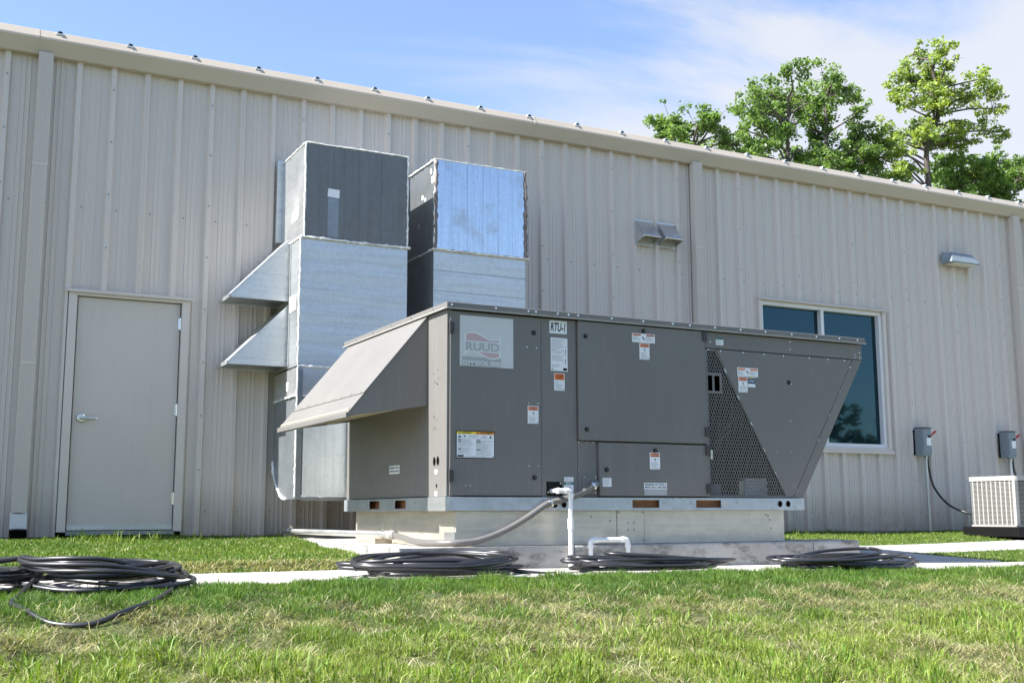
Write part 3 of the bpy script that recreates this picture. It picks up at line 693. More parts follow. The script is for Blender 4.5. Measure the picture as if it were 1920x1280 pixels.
# big bilingual warning
m = MB(); FB.rect(m, 3.247, .368, 3.543, .556, .0015, 'black'); FB.rect(m, 3.253, .374, 3.537, .550, .0022, 'paper')
FB.rect(m, 3.253, .533, 3.395, .550, .003, 'yellow'); FB.rect(m, 3.395, .533, 3.537, .550, .003, 'amber')
FB.text(m, 'WARNING', 3.290, .5365, 3.362, .5475, .0038, 'black', True); FB.text(m, 'AVERTISSEMENT', 3.425, .5365, 3.525, .5475, .0038, 'black', True)
for cx_ in (3.275, 3.412): FB.poly(m, [(cx_ - .007, .5365), (cx_ + .007, .5365), (cx_, .548)], .0038, 'black')
FB.rect(m, 3.253, .5015, 3.537, .5025, .003, 'ink')
for cx_ in (3.296, 3.332, 3.437, 3.482): FB.rect(m, cx_, .503, cx_ + .001, .533, .003, 'ink')
FB.poly(m, [(3.262, .510), (3.288, .510), (3.280, .520), (3.270, .523)], .003, 'black'); FB.poly(m, [(3.305, .523), (3.320, .523), (3.316, .514), (3.309, .511)], .003, 'black')
for a_ in (-.012, .012): FB.poly(m, [(3.460, .524), (3.463, .524), (3.463 + a_, .508), (3.458 + a_, .508)], .003, 'black')
FB.poly(m, [(3.505, .524), (3.514, .524), (3.516, .508), (3.504, .508)], .003, 'black'); FB.lines(m, 3.345, .509, 3.43, .526, 3, .003, 'ink', 3)
FB.lines(m, 3.262, .395, 3.385, .498, 15, .003, 'ink', 4); FB.lines(m, 3.400, .390, 3.530, .492, 15, .003, 'ink', 5)
for z_ in (.493, .479, .428): FB.rect(m, 3.262, z_, 3.285, z_ + .005, .0038, 'black'); FB.rect(m, 3.400, z_ - .003, 3.432, z_ + .002, .0038, 'black')
FB.rect(m, 3.258, .378, 3.305, .390, .003, 'black'); FB.lines(m, 3.315, .377, 3.52, .386, 2, .003, 'ink', 6); FB.rect(m, 3.524, .377, 3.532, .383, .003, 'black')
wlb = m.build('bilingual_warning_label', doorA); wlb['label'] = 'wide black framed warning label with yellow heading'
# faded badge with the wave logo
m = MB(); FB.rect(m, 3.273, 1.003, 3.690, 1.358, .0015, 'badge')
def wave(u): return math.sin(u * 2 * math.pi) * .018 - .020 * (u - .5)
x0, x1 = 3.312, 3.584; W = x1 - x0
def wv_poly(u0, u1, zlo, zhi, wlo, whi, lift, mat):
    n = 14; P = []
    for i in range(n + 1): u = u0 + (u1 - u0) * i / n; P.append((x0 + W * u, zhi + (wave(u) if whi else 0)))
    for i in range(n, -1, -1): u = u0 + (u1 - u0) * i / n; P.append((x0 + W * u, zlo + (wave(u) if wlo else 0)))
    FB.poly(m, P, lift, mat)
wv_poly(-.01, 1.01, 1.082, 1.222, True, True, .0026, 'badge_white'); wv_poly(.03, .97, 1.090, 1.214, True, True, .0032, 'badge_pink')
FB.rect(m, x0 - .004, 1.105, x1 + .004, 1.181, .0038, 'badge_white'); FB.rect(m, x0 + .001, 1.110, x1 - .001, 1.176, .0046, 'badge')
FB.text(m, 'RUUD', x0 + .008, 1.114, x1 - .008, 1.172, .0054, 'badge_dark', True)
FB.rect(m, 3.290, 1.006, 3.594, 1.070, .0020, 'badge_dark'); FB.text(m, 'COMMERCIAL SERIES', 3.296, 1.012, 3.590, 1.044, .0046, 'badge_white', True)
bd = m.build('logo_label', doorA); bd['label'] = 'pale square label with a faded red wave logo reading RUUD COMMERCIAL SERIES'
# control column signs
m = MB(); FC.rect(m, 3.989, 1.281, 4.134, 1.374, .0015, 'paper'); FC.text(m, 'RTU-1', 3.998, 1.296, 4.116, 1.360, .0025, 'black', True, .10); m.build('name_sign', ctrl)
m = MB(); FC.rect(m, 3.998, 1.008, 4.138, 1.250, .0015, 'paper'); FC.lines(m, 4.006, 1.195, 4.130, 1.242, 7, .0023, 'ink', 8); FC.lines(m, 4.006, 1.135, 4.115, 1.19, 6, .0023, 'ink', 9); FC.rect(m, 4.006, 1.186, 4.13, 1.188, .0023, 'ink'); FC.rect(m, 4.006, 1.122, 4.13, 1.124, .0023, 'ink')
FC.rect(m, 4.119, 1.13, 4.123, 1.17, .0023, 'black'); FC.rect(m, 4.119, 1.06, 4.123, 1.10, .0023, 'black'); FC.lines(m, 4.006, 1.08, 4.115, 1.118, 5, .0023, 'ink', 10); FC.lines(m, 4.006, 1.035, 4.08, 1.055, 3, .0023, 'ink', 12)
FC.rect(m, 4.100, 1.014, 4.132, 1.032, .0023, 'black'); FC.poly(m, [(4.012 + .008 * math.cos(i), 1.022 + .008 * math.sin(i)) for i in (0, 1, 2, 3, 4, 5)], .0023, 'ink'); m.build('rating_plate', ctrl)
m = MB(); FC.rect(m, 4.024, .867, 4.112, .992, .0015, 'paper'); FC.rect(m, 4.028, .945, 4.108, .988, .0023, 'orange'); 
for i, z_ in enumerate((.977, .963, .949)): FC.text(m, ('WARNING', 'AVERTISSEMENT', 'ADVERTENCIA')[i], 4.040, z_, 4.102, z_ + .008, .003, 'black', True)
FC.lines(m, 4.036, .875, 4.098, .938, 8, .0023, 'ink', 13); FC.rect(m, 4.100, .872, 4.107, .880, .0023, 'black'); m.build('warning_label', ctrl)
# big door labels
m = MB(); FD.rect(m, 4.683, 1.259, 4.889, 1.327, .0015, 'paper')
for a_ in (4.690, 4.810): FD.rect(m, a_, 1.310, a_ + .072, 1.322, .0023, 'orange'); FD.lines(m, a_, 1.268, a_ + .068, 1.306, 5, .0023, 'ink', 14)
FD.text(m, 'WARNING', 4.698, 1.312, 4.755, 1.320, .003, 'black', True); FD.text(m, 'WARNING', 4.818, 1.312, 4.875, 1.320, .003, 'black', True)
FD.poly(m, [(4.773, 1.302), (4.779, 1.304), (4.796, 1.286), (4.799, 1.276), (4.790, 1.283), (4.779, 1.290)], .0023, 'black'); m.build('wide_warning_label', big)
warn_small(big, 4.747, 1.132, 4.838, 1.256, FD, 15)
warn_small(lowd, 4.820, .315, 4.912, .438, FD, 16)
m = MB(); FD.rect(m, 4.407, .184, 4.482, .247, .0015, 'paper'); FD.lines(m, 4.414, .192, 4.476, .240, 7, .0023, 'ink', 17); m.build('note_label', lowd)
m = MB(); FD.rect(m, 4.764, .168, 4.970, .215, .0015, 'paper'); FD.text(m, 'MINIMUM 72" FORK &', 4.772, .195, 4.962, .209, .0025, 'black', True); FD.text(m, 'MOVE ONLY ONE HIGH', 4.772, .175, 4.966, .189, .0025, 'black', True); m.build('fork_label', lowd)
m = MB(); FD.rect(m, 4.766, .124, 4.968, .1665, .0012, 'ink'); m.build('glue_residue', lowd)
# header + condenser labels
FH = Face('front', YF - .002); FN = Face('front', YF)
m = MB(); FH.rect(m, 5.475, 1.290, 5.548, 1.342, .0015, 'paper'); FH.rect(m, 5.478, 1.333, 5.545, 1.345, .0023, 'green'); FH.lines(m, 5.481, 1.295, 5.543, 1.33, 5, .0023, 'ink', 18); m.build('notice_label', hdr)
m = MB(); FN.rect(m, 5.678, 1.056, 5.884, 1.126, .0015, 'paper')
for a_ in (5.684, 5.806): FN.rect(m, a_, 1.108, a_ + .072, 1.120, .0023, 'orange'); FN.lines(m, a_, 1.066, a_ + .068, 1.104, 5, .0023, 'ink', 19)
FN.poly(m, [(5.768, 1.100), (5.774, 1.102), (5.791, 1.084), (5.794, 1.074), (5.785, 1.081), (5.774, 1.088)], .0023, 'black'); m.build('wide_warning_label', cs)
warn_small(cs, 5.685, .930, 5.776, 1.052, FN, 20)
m = MB(); FN.rect(m, 5.780, .974, 5.853, 1.050, .0015, 'paper'); FN.rect(m, 5.780, 1.001, 5.853, 1.044, .0023, 'navy'); FN.rect(m, 5.790, 1.044, 5.843, 1.050, .003, 'yellow'); FN.text(m, 'NOTICE', 5.790, 1.015, 5.843, 1.030, .003, 'paper', True); m.build('navy_label', cs)
# black drain plate, notice card, conduit entry
m = MB(); FC.rect(m, 3.955, .118, 4.082, .216, .003, 'black'); m.box(3.955, 4.082, YF + .0015, YF + .0035, .118, .216, 'black')
for x_, z_ in ((3.967, .142), (4.068, .205)): m.disc((x_, YF + .001, z_), .007, .004, 8, 'silver')
m.build('drain_plate', ctrl)
m = MB(); FC.rect(m, 4.100, .146, 4.177, .250, .0015, 'paper'); FC.rect(m, 4.100, .196, 4.177, .215, .0023, 'green'); FC.text(m, 'NOTICE', 4.114, .200, 4.160, .211, .003, 'paper', True); FC.rect(m, 4.102, .222, 4.175, .225, .0023, 'redline'); FC.lines(m, 4.106, .228, 4.170, .247, 3, .0023, 'ink', 21); FC.lines(m, 4.106, .15, 4.170, .19, 5, .0023, 'ink', 22); m.build('notice_label', ctrl)
m = MB(); m.box(4.252, 4.368, YF - .002, YF + .0055, .130, .262, 'unit')
m.build('entry_plate', jam, bevel=.001); m = MB()
for x_, z_ in ((4.262, .252), (4.358, .25), (4.358, .142)): m.disc((x_, YF - .002, z_), .0055, .004, 8, 'silver')
for x_, z_ in ((4.22, .5), (4.29, .5), (4.345, .5), (4.22, .3)): m.disc((x_, YF + .006, z_), .0045, .006, 8, 'silver')
m.build('screw_row', jam)

# intake hood on the left side
X0, XT, yA, yB = 3.184, 2.585, 7.432, 9.10
m = MB(); th = .012
m.slab([(X0, yA, 1.392), (XT, yA, .672), (XT - .004, yA, .655), (X0, yA, .752)], (0, .012, 0), 'unit'); hood = m.build('intake_hood', U)
m = MB(); m.slab([(X0, yB, 1.392), (XT, yB, .672), (XT - .004, yB, .655), (X0, yB, .752)], (0, -.012, 0), 'unit'); m.build('hood_side', hood)
sx = lambda t: (X0 + (XT - X0) * t, 1.392 + (.672 - 1.392) * t)
nrm = Vector((-.72, 0, .60)).normalized() * .010
for t0, t1 in ((0, .80), (.802, 1)):
    a, b = sx(t0), sx(t1); m = MB()
    m.slab([(a[0], yA - .006, a[1]), (b[0], yA - .006, b[1]), (b[0], yB + .006, b[1]), (a[0], yB + .006, a[1])], nrm * (1 if t0 == 0 else .6), 'unit'); m.build('hood_top', hood, bevel=.002)
m = MB()
for i in range(9):
    a = sx(.79); yy = yA + .05 + i * .2; m.tube([(a[0] - .005, yy, a[1]), (a[0] - .013, yy, a[1] + .010)], .006, 6, 'silver')
m.build('screw_row', hood)
m = MB(); m.box(XT - .012, XT, yA - .006, yB + .006, .648, .682, 'unit'); m.box(XT, XT + .03, yA, yB, .646, .650, 'unit'); m.build('hood_lip', hood, bevel=.001)
m = MB(); m.slab([(X0 - .012, yA + .013, .752), (XT + .01, yA + .013, .662), (XT + .01, yA + .05, .662), (X0 - .012, yA + .05, .752)], (0, 0, .006), 'filter')
m.slab([(X0 - .015, yA + .013, .80), (X0 - .4, yA + .013, .735), (X0 - .4, yB - .013, .735), (X0 - .015, yB - .013, .80)], (0, 0, .012), 'filter')
m.slab([(X0 - .42, yA + .013, .73), (XT + .012, yA + .013, .70), (XT + .012, yB - .013, .70), (X0 - .42, yB - .013, .73)], (0, 0, .01), 'filter')
for t in (.33, .66):
    xx = X0 + (XT - X0) * t; zz = .752 + (.655 - .752) * t; m.box(xx - .012, xx + .012, yA + .014, yB - .014, zz + .006, zz + .03, 'filter')
m.build('filter_rack', hood)
# base rail with fork slots that show the timber
rail = MB(); r0, r1 = .014, .106
def rail_front(x0, x1, y0, holes, mat='galv_rail'):
    cur = x0
    for a, b in holes:
        rail.box(cur, a, y0, y0 + .006, r0, r1, mat); rail.box(a, b, y0, y0 + .006, r0, .033, mat); rail.box(a, b, y0, y0 + .006, .089, r1, mat); cur = b
    rail.box(cur, x1, y0, y0 + .006, r0, r1, mat)
rail_front(3.19, 6.30, YF - .012, [(4.667, 4.904), (5.240, 5.474)])
cur = 7.20
for a, b in ((7.805, 8.025), (8.340, 8.565)):
    rail.box(3.172, 3.178, cur, a, r0, r1, 'galv_rail'); rail.box(3.172, 3.178, a, b, r0, .031, 'galv_rail'); rail.box(3.172, 3.178, a, b, .092, r1, 'galv_rail'); cur = b
rail.box(3.172, 3.178, cur, 9.16, r0, r1, 'galv_rail')
rail.box(3.179, 6.30, YF - .005, 9.15, .1000, .1065, 'galv_rail'); rail.box(3.179, 6.30, YF - .005, YF + .05, r0, .0185, 'galv_rail'); rail.box(3.179, 3.23, YF + .05, 9.15, r0, .0185, 'galv_rail')
rail.box(6.294, 6.30, YF - .005, 9.15, .0186, .0999, 'galv_rail'); rail.box(3.179, 6.30, 9.151, 9.157, r0, r1, 'galv_rail')
rail = rail.build('base_rail', U, bevel=.0015)
m = MB(); m.box(3.166, 3.171, YF - .012, 7.38, r0 - .002, r1 + .003, 'galv'); m.box(3.166, 3.20, YF - .018, YF - .013, r0 - .002, r1 + .003, 'galv'); m.build('corner_bracket', rail)
m = MB(); m.box(3.24, 6.28, YF + .03, YF + .10, .019, .097, 'wood'); m.box(3.235, 3.30, YF + .12, 9.1, .019, .097, 'wood'); m.build('rail_timber', rail)
m = MB()
for cx_, cz, r in ((6.050, .062, .020), (6.132, .062, .020), (4.015, .056, .019), (4.088, .056, .019)):
    n = 18; m.add([(cx_ + r * math.cos(2 * math.pi * i / n), YF - .0135, cz + r * 1.15 * math.sin(2 * math.pi * i / n)) for i in range(n)], [tuple(range(n))], 'dark')
    m.tube([(cx_ + r * math.cos(2 * math.pi * i / n), YF - .014, cz + r * 1.15 * math.sin(2 * math.pi * i / n)) for i in range(n)], .002, 6, 'hinge', closed=True)
m.build('lifting_hole', rail)
m = MB()
for x_, z_ in ((4.50, .045), (4.63, .065), (4.945, .065), (5.2, .065), (5.03, .098), (5.10, .10), (5.52, .06), (5.62, .07), (5.97, .025), (6.2, .03), (3.42, .09), (3.93, .03), (5.86, .098), (3.19, .10), (3.19, .03)): m.disc((x_, YF - .012, z_), .0055, .005, 8, 'silver')
m.tube([(3.172, 8.72, .06), (3.166, 8.72, .06)], .006, 6, 'silver'); m.tube([(3.172, 7.62, .07), (3.166, 7.62, .07)], .006, 6, 'silver')
m.disc((5.515, YF - .0125, .06), .030, .0012, 18, 'galv'); m.build('screw_row', rail)

# ------------------------------------------------------------------ curb under the unit
C = thing('equipment_curb', (4.7, 8.0, -.228), 'galvanised sheet metal curb between the grey unit and its concrete pad', 'equipment curb')
yc = YF + .022
for a, b in ((3.262, 4.548), (4.552, 4.786), (4.790, 6.112)):
    m = MB(); m.box(a, b, yc - (.004 if a > 4.5 and b < 4.8 else 0), yc + .02, -.226, .0125, 'galv_curb'); m.build('front_sheet', C, bevel=.0015)
m = MB(); m.box(3.258, 3.28, yc + .021, 9.10, -.226, .0125, 'galv_curb'); m.build('side_sheet', C, bevel=.0015)
m = MB(); m.box(6.09, 6.112, yc + .021, 9.10, -.226, .0125, 'galv_curb'); m.box(3.281, 6.089, 9.08, 9.10, -.226, .0125, 'galv_curb'); m.box(3.281, 6.089, yc + .021, 9.079, -.01, .0125, 'dark'); m.build('rear_sheet', C)
m = MB(); m.box(3.252, 3.2575, yc + .0, yc + .17, -.218, -.130, 'galv'); m.box(3.252, 3.262, yc - .004, yc - .0005, -.218, -.130, 'galv'); m.build('corner_plate', C)
m = MB()
for x_, z_ in ((4.563, .0), (4.777, .0), (4.777, -.20), (4.645, -.075), (4.695, -.075), (4.645, -.125), (4.695, -.125), (5.93, -.02), (5.95, -.03), (5.965, -.062), (5.975, -.125), (4.33, -.03), (4.49, -.06)): m.disc((x_, yc - .004, z_), .0048, .003, 8, 'hinge')
m.build('rivet', C)

# ------------------------------------------------------------------ duct stacks between unit and wall
def seal(path, r=.010, mat='sealant', seed=0, step=.03):
    rr = random.Random(seed); P = []; Rr = []
    for a, b in zip(path, path[1:]):
        a, b = Vector(a), Vector(b); n = max(2, int((b - a).length / step))
        for i in range(n + (b == Vector(path[-1]))):
            p = a.lerp(b, i / n) + Vector((rr.uniform(-1, 1), rr.uniform(-1, 1), rr.uniform(-1, 1))) * r * .35
            P.append(p); Rr.append(r * rr.uniform(.55, 1.3))
    return P, Rr
A = thing('air_duct', (3.5, 10.4, -.228), 'left galvanised duct stack with two slanted hoods and a dark top box', 'duct')
yD, yW = 10.0, 10.76
def duct_box(name, par, x0, x1, z0, z1, mat_front, mat_side, y0=yD, y1=yW, creases='v', n=3, seed=1):
    m = MB(); m.box(x0, x1, y0 + .004, y1, z0, z1, mat_side)
    rr = random.Random(seed)
    # front skin split in strips with folded seams
    if creases == 'v':
        cs_ = [x0 + .0] + [x0 + (x1 - x0) * (i + 1) / n + rr.uniform(-.02, .02) for i in range(n - 1)] + [x1]
        for a, b in zip(cs_, cs_[1:]): m.box(a + .0012, b - .0012, y0, y0 + .0035, z0 + .002, z1 - .002, mat_front)
    else:
        cs_ = [z0] + [z0 + (z1 - z0) * (i + 1) / n for i in range(n - 1)] + [z1]
        for a, b in zip(cs_, cs_[1:]):
            m.slab([(x0, y0 + .003, a + .003), (x1, y0 + .003, a + .003), (x1, y0 + .0008, (a + b) / 2), (x0, y0 + .0008, (a + b) / 2)], (0, .004, 0), mat_front)
            m.slab([(x0, y0 + .0008, (a + b) / 2), (x1, y0 + .0008, (a + b) / 2), (x1, y0 + .003, b - .003), (x0, y0 + .003, b - .003)], (0, .004, 0), mat_front)
    return m.build(name, par)
top = duct_box('top_section', A, 3.030, 4.050, 2.530, 3.425, 'galv_dull', 'galv', n=4, seed=2)
m = MB(); m.box(2.975, 4.09, yW + .001, yW + .03, 2.62, 3.455, 'galv'); m.box(3.02, 4.05, yW + .03, D - .002, 2.66, 3.42, 'galv'); m.build('wall_collar', A, bevel=.003)
mid = duct_box('middle_section', A, 3.002, 4.055, 1.330, 2.512, 'galv', 'galv', creases='h', n=6)
m = MB(); m.box(3.0, 4.06, yD + .001, yW, 1.062, 1.312, 'galv'); m.build('transition_section', A)
# lower section: its heel curves forward under the stack
prof = [(yD, .125), (yD, 1.045), (yW - .03, 1.045), (yW - .02, .85)] + [(yD + .26 + .48 * math.cos(t), .60 + .475 * math.sin(t)) for t in [-.05 - i * (math.pi / 2 - .05) / 8 for i in range(9)]]
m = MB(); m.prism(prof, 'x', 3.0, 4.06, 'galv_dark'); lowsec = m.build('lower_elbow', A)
m = MB(); m.box(3.06, 4.05, yD - .012, yD - .001, .15, .99, 'galv_bright'); m.build('front_sheet', lowsec, bevel=.002)
m = MB(); m.box(2.998, 3.045, yD - .022, yD - .001, .125, 1.30, 'galv_dark'); m.box(3.046, 4.06, yD - .02, yD - .001, .112, .145, 'galv_dark'); m.build('flange', lowsec, bevel=.002)
# unit connection boots
m = MB(); m.box(3.47, 4.05, 9.19, yD - .03, .2, .95, 'galv'); m.build('unit_boot', A)
# rain hoods
def rain_hood(z1, z0, parent, seed):
    ya, yb, xt = 10.36, 10.80 - .02, 2.455
    m = MB(); xb = 3.0
    m.slab([(xb, ya, z1), (xt, ya, z0 + .015), (xt, ya, z0), (xb, ya, z0)], (0, .008, 0), 'galv'); h = m.build('rain_hood', parent)
    m = MB(); m.slab([(xb, yb, z1), (xt, yb, z0 + .015), (xt, yb, z0), (xb, yb, z0)], (0, -.008, 0), 'galv'); m.build('hood_side', h)
    m = MB(); m.slab([(xb, ya - .004, z1), (xt - .006, ya - .004, z0 + .012), (xt - .006, yb + .004, z0 + .012), (xb, yb + .004, z1)], (-.006, 0, .007), 'galv'); m.box(xt - .012, xt - .007, ya - .004, yb + .004, z0 - .004, z0 + .03, 'galv'); m.build('hood_top', h)
    m = MB(); m.box(xt + .01, xb - .01, ya + .01, yb - .01, z0 + .01, z0 + .016, 'galv_dark'); m.build('bird_screen', h)
    m = MB()
    for i in range(4): m.tube([(xb - .01, ya - .002, z0 + .06 + i * (z1 - z0 - .1) / 3), (xb - .01, ya - .012, z0 + .06 + i * (z1 - z0 - .1) / 3)], .007, 6, 'silver')
    m.build('screw_row', h)
    return h
h1 = rain_hood(2.565, 1.972, A, 1); h2 = rain_hood(1.925, 1.352, A, 2)
FS = Face('front', 10.36)
m = MB(); FS.poly(m, [(2.95, 2.36), (2.975, 2.365), (2.985, 2.44), (2.955, 2.44)], .002, 'paper_old'); m.build('sticker', h1)
m = MB(); FS.poly(m, [(2.945, 1.72), (2.970, 1.72), (2.975, 1.80), (2.955, 1.80)], .002, 'paper_old'); m.build('sticker', h2)
m = MB(); FSD = Face('side', 3.002); FSD.poly(m, [(10.32, 1.85), (10.10, 1.86), (10.11, 2.0), (10.32, 2.0)], .003, 'paper'); m.build('sticker', mid)
m = MB(); m.box(2.992, 2.999, 10.30, 10.318, 1.35, 2.5, 'galv'); m.box(2.992, 2.999, 10.03, 10.05, 1.35, 2.5, 'galv'); m.build('corner_strip', mid)
FT = Face('front', yD); m = MB(); FT.poly(m, [(3.245, 2.93), (3.36, 2.925), (3.362, 3.005), (3.25, 3.01)], .003, 'paper'); m.box(3.25, 3.355, yD - .0012, yD + .0005, 2.55, 2.92, 'galv_dark'); m.build('sticker', top)
FTS = Face('side', 3.030); m = MB(); FTS.poly(m, [(10.40, 2.74), (10.21, 2.745), (10.20, 2.86), (10.385, 2.845)], .002, 'paper'); m.build('sticker', top)
FL = Face('side', 3.0); m = MB(); FL.rect(m, 10.36, 1.12, 10.28, 1.2, .003, 'paper_old'); m.build('sticker', lowsec)
m = MB()
for pth, r, sd_ in (([(3.03, yD - .002, 3.428), (4.05, yD - .002, 3.428)], .008, 1), ([(3.028, yD - .002, 2.53), (3.028, yD - .002, 3.428)], .009, 2), ([(3.028, yW, 3.426), (3.028, yD, 3.428)], .008, 3),
                    ([(4.052, yD - .002, 2.53), (4.052, yD - .002, 3.42)], .009, 4)):
    P, Q = seal(pth, r, seed=sd_); m.tube(P, Q, 6, 'sealant')
m.build('sealant_bead', top)
m = MB()
for pth, r, sd_, mt in (([(3.0, yD - .006, 2.522), (4.08, yD - .006, 2.520)], .012, 5, 'sealant'), ([(3.0, yD + .01, 2.52), (3.0, yW, 2.522)], .010, 6, 'sealant'), ([(2.998, yD - .004, 1.33), (2.998, yD - .004, 2.51)], .011, 7, 'sealant'), ([(3.0, yD - .006, 1.322), (4.05, yD - .006, 1.322)], .011, 8, 'sealant')):
    P, Q = seal(pth, r, seed=sd_); m.tube(P, Q, 6, mt)
m.box(2.985, 4.085, yD - .012, yD + .02, 2.508, 2.5165, 'filter'); m.build('sealant_bead', mid)
m = MB()
for pth, r, sd_ in (([(2.998, yD - .004, .15), (2.998, yD - .004, 1.31)], .010, 9), ([(2.998, yW, 1.05), (2.99, yD, 1.052), (4.0, yD - .004, 1.052)], .011, 10), ([(3.05, yD - .012, .148), (4.0, yD - .012, .148)], .011, 11),
                    ([(2.996, p[0], p[1]) for p in prof[5:]], .012, 12)):
    P, Q = seal(pth, r, seed=sd_); m.tube(P, Q, 6, 'sealant')
m.build('sealant_bead', lowsec)

B = thing('air_duct', (4.85, 10.4, -.228), 'right duct stack with a shiny blue reflecting top box', 'duct')
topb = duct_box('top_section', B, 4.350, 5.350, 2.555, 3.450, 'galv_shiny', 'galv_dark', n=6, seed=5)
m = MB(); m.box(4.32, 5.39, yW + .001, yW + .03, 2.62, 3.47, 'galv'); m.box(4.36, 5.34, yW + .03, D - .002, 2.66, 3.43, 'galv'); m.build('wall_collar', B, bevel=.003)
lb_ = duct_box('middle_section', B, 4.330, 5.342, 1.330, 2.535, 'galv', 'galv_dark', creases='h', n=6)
m = MB(); m.box(4.33, 5.345, yD, yW, .10, 1.32, 'galv'); m.build('lower_section', B)
m = MB(); m.box(4.40, 5.27, 9.19, yD - .002, .2, .95, 'galv'); m.build('unit_boot', B)
m = MB()
for pth, r, sd_, mt in (([(4.352, yD - .004, 2.56), (4.352, yD - .004, 3.45)], .017, 21, 'sealant_brown'), ([(5.345, yD - .004, 2.56), (5.345, yD - .004, 3.45)], .019, 22, 'sealant_brown'), ([(4.34, yD + .01, 2.56), (4.345, yD + .01, 3.45)], .011, 23, 'sealant'), ([(4.345, yW, 3.45), (4.345, yD, 3.452)], .012, 24, 'sealant'), ([(4.33, yD - .004, 3.453), (5.36, yD - .004, 3.453)], .005, 25, 'sealant')):
    P, Q = seal(pth, r, mt, sd_); m.tube(P, Q, 6, mt)
m.build('sealant_bead', topb)
m = MB()
for pth, r, sd_ in (([(4.32, yD - .005, 2.545), (5.38, yD - .005, 2.545)], .010, 26), ([(4.335, yW, 2.545), (4.335, yD, 2.545)], .011, 27)):
    P, Q = seal(pth, r, seed=sd_); m.tube(P, Q, 6, 'sealant')
m.box(4.32, 5.375, yD - .012, yD + .02, 2.528, 2.536, 'filter'); m.build('sealant_bead', lb_)
FBS = Face('side', 4.35); m = MB(); rr = random.Random(3)
for cy_, cz_, s_ in ((10.12, 3.36, .03), (10.08, 3.27, .035), (10.33, 3.14, .03), (10.26, 3.10, .02), (10.42, 2.86, .03)):
    FBS.poly(m, [(cy_ + s_ * rr.uniform(.6, 1.1) * math.cos(i * .785), cz_ + s_ * 1.3 * rr.uniform(.6, 1.1) * math.sin(i * .785)) for i in range(8)], .003, 'sealant' if cz_ > 3 else 'galv')
m.build('sealant_spot', topb)

# ------------------------------------------------------------------ pipes and cables on the unit
P_ = thing('drain_pipe', (4.07, 6.975, -.38), 'white drain pipe rising from the walk to the black plate on the unit', 'pipe')
def elbow_path(a, c, b, r=.02, n=5):
    a, c, b = Vector(a), Vector(c), Vector(b); p = c + (a - c).normalized() * r; q = c + (b - c).normalized() * r
    return [tuple(p.lerp(c, t).lerp(c.lerp(q, t), t)) for t in [i / n for i in range(n + 1)]]
yp = 6.975
m = MB(); m.cyl((4.075, yp, -.395), (4.076, yp, .11), .0165, 16, 'pvc'); m.cyl((3.985, yp, .150), (4.04, yp, .150), .0165, 16, 'pvc'); m.build('pipe', P_)
m = MB(); m.tube(elbow_path((4.02, yp, .150), (4.077, yp, .150), (4.077, yp, .09), .03), .0185, 16, 'pvc'); m.cyl((4.077, yp, .128), (4.077, yp, .095), .0215, 16, 'pvc'); m.cyl((4.028, yp, .15), (4.052, yp, .15), .0215, 16, 'pvc')
m.cyl((3.968, yp, .150), (3.988, yp, .150), .0205, 16, 'pvc'); m.cyl((3.995, yp + .005, .150), (3.995, YF + .003, .150), .0165, 16, 'pvc'); m.build('elbow', P_)
m = MB(); m.cyl((4.076, yp, -.115), (4.076, yp, -.04), .0215, 16, 'pvc'); m.build('coupling', P_)
Q_ = thing('drain_pipe', (4.39, 6.975, -.40), 'low white pipe arch standing beside the tall white drain pipe', 'pipe')
m = MB(); m.cyl((4.235, yp, -.40), (4.235, yp, -.22), .0165, 16, 'pvc'); m.cyl((4.55, yp, -.40), (4.545, yp, -.22), .0165, 16, 'pvc'); m.cyl((4.26, yp, -.192), (4.52, yp, -.193), .0165, 16, 'pvc'); m.build('pipe', Q_)
for x_, sg in ((4.235, 1), (4.545, -1)):
    m = MB(); m.tube(elbow_path((x_, yp, -.235), (x_, yp, -.192), (x_ + .045 * sg, yp, -.192), .03), .0195, 16, 'pvc'); m.cyl((x_, yp, -.25), (x_, yp, -.222), .0215, 16, 'pvc'); m.cyl((x_ + .03 * sg, yp, -.192), (x_ + .055 * sg, yp, -.192), .0215, 16, 'pvc'); m.build('elbow', Q_)

def catmull(pts, per=8, closed=False):
    pts = [Vector(p) for p in pts]; n = len(pts); out = []
    for i in range(n if closed else n - 1):
        p0 = pts[(i - 1) % n] if (i or closed) else pts[0]; p1 = pts[i]; p2 = pts[(i + 1) % n]; p3 = pts[(i + 2) % n] if (i + 2 < n or closed) else pts[-1]
        for k in range(per):
            t = k / per; out.append(0.5 * ((2 * p1) + (p2 - p0) * t + (2 * p0 - 5 * p1 + 4 * p2 - p3) * t * t + (3 * p1 - p0 - 3 * p2 + p3) * t ** 3))
    if not closed: out.append(pts[-1])
    return out
F_ = thing('electrical_conduit', (3.15, 8.2, -.228), 'grey flexible conduit curving from the rigid pipe by the curb up into the unit', 'conduit')
pth = catmull([(3.15, 7.98, -.158), (3.14, 7.8, -.175), (3.12, 7.5, -.198), (3.13, 7.22, -.202), (3.22, 7.07, -.201), (3.38, 7.045, -.188), (3.56, 7.045, -.135), (3.74, 7.045, -.05), (3.90, 7.045, .045), (3.96, 7.045, .068), (4.12, 7.035, .108), (4.24, 7.03, .155), (4.318, 7.03, .200)], 8)
m = MB(); m.tube(pth, .0225, 14, 'conduit_grey'); m.build('flexible_conduit', F_)
m = MB(); m.cyl((4.285, 7.03, .180), (4.300, 7.03, .189), .0325, 14, 'silver'); m.tube([(4.295, 7.03, .186), (4.325, 7.04, .204), (4.332, 7.07, .204), (4.332, 7.098, .204)], [.028, .029, .028, .028], 14, 'galv_dark'); m.build('connector', F_)
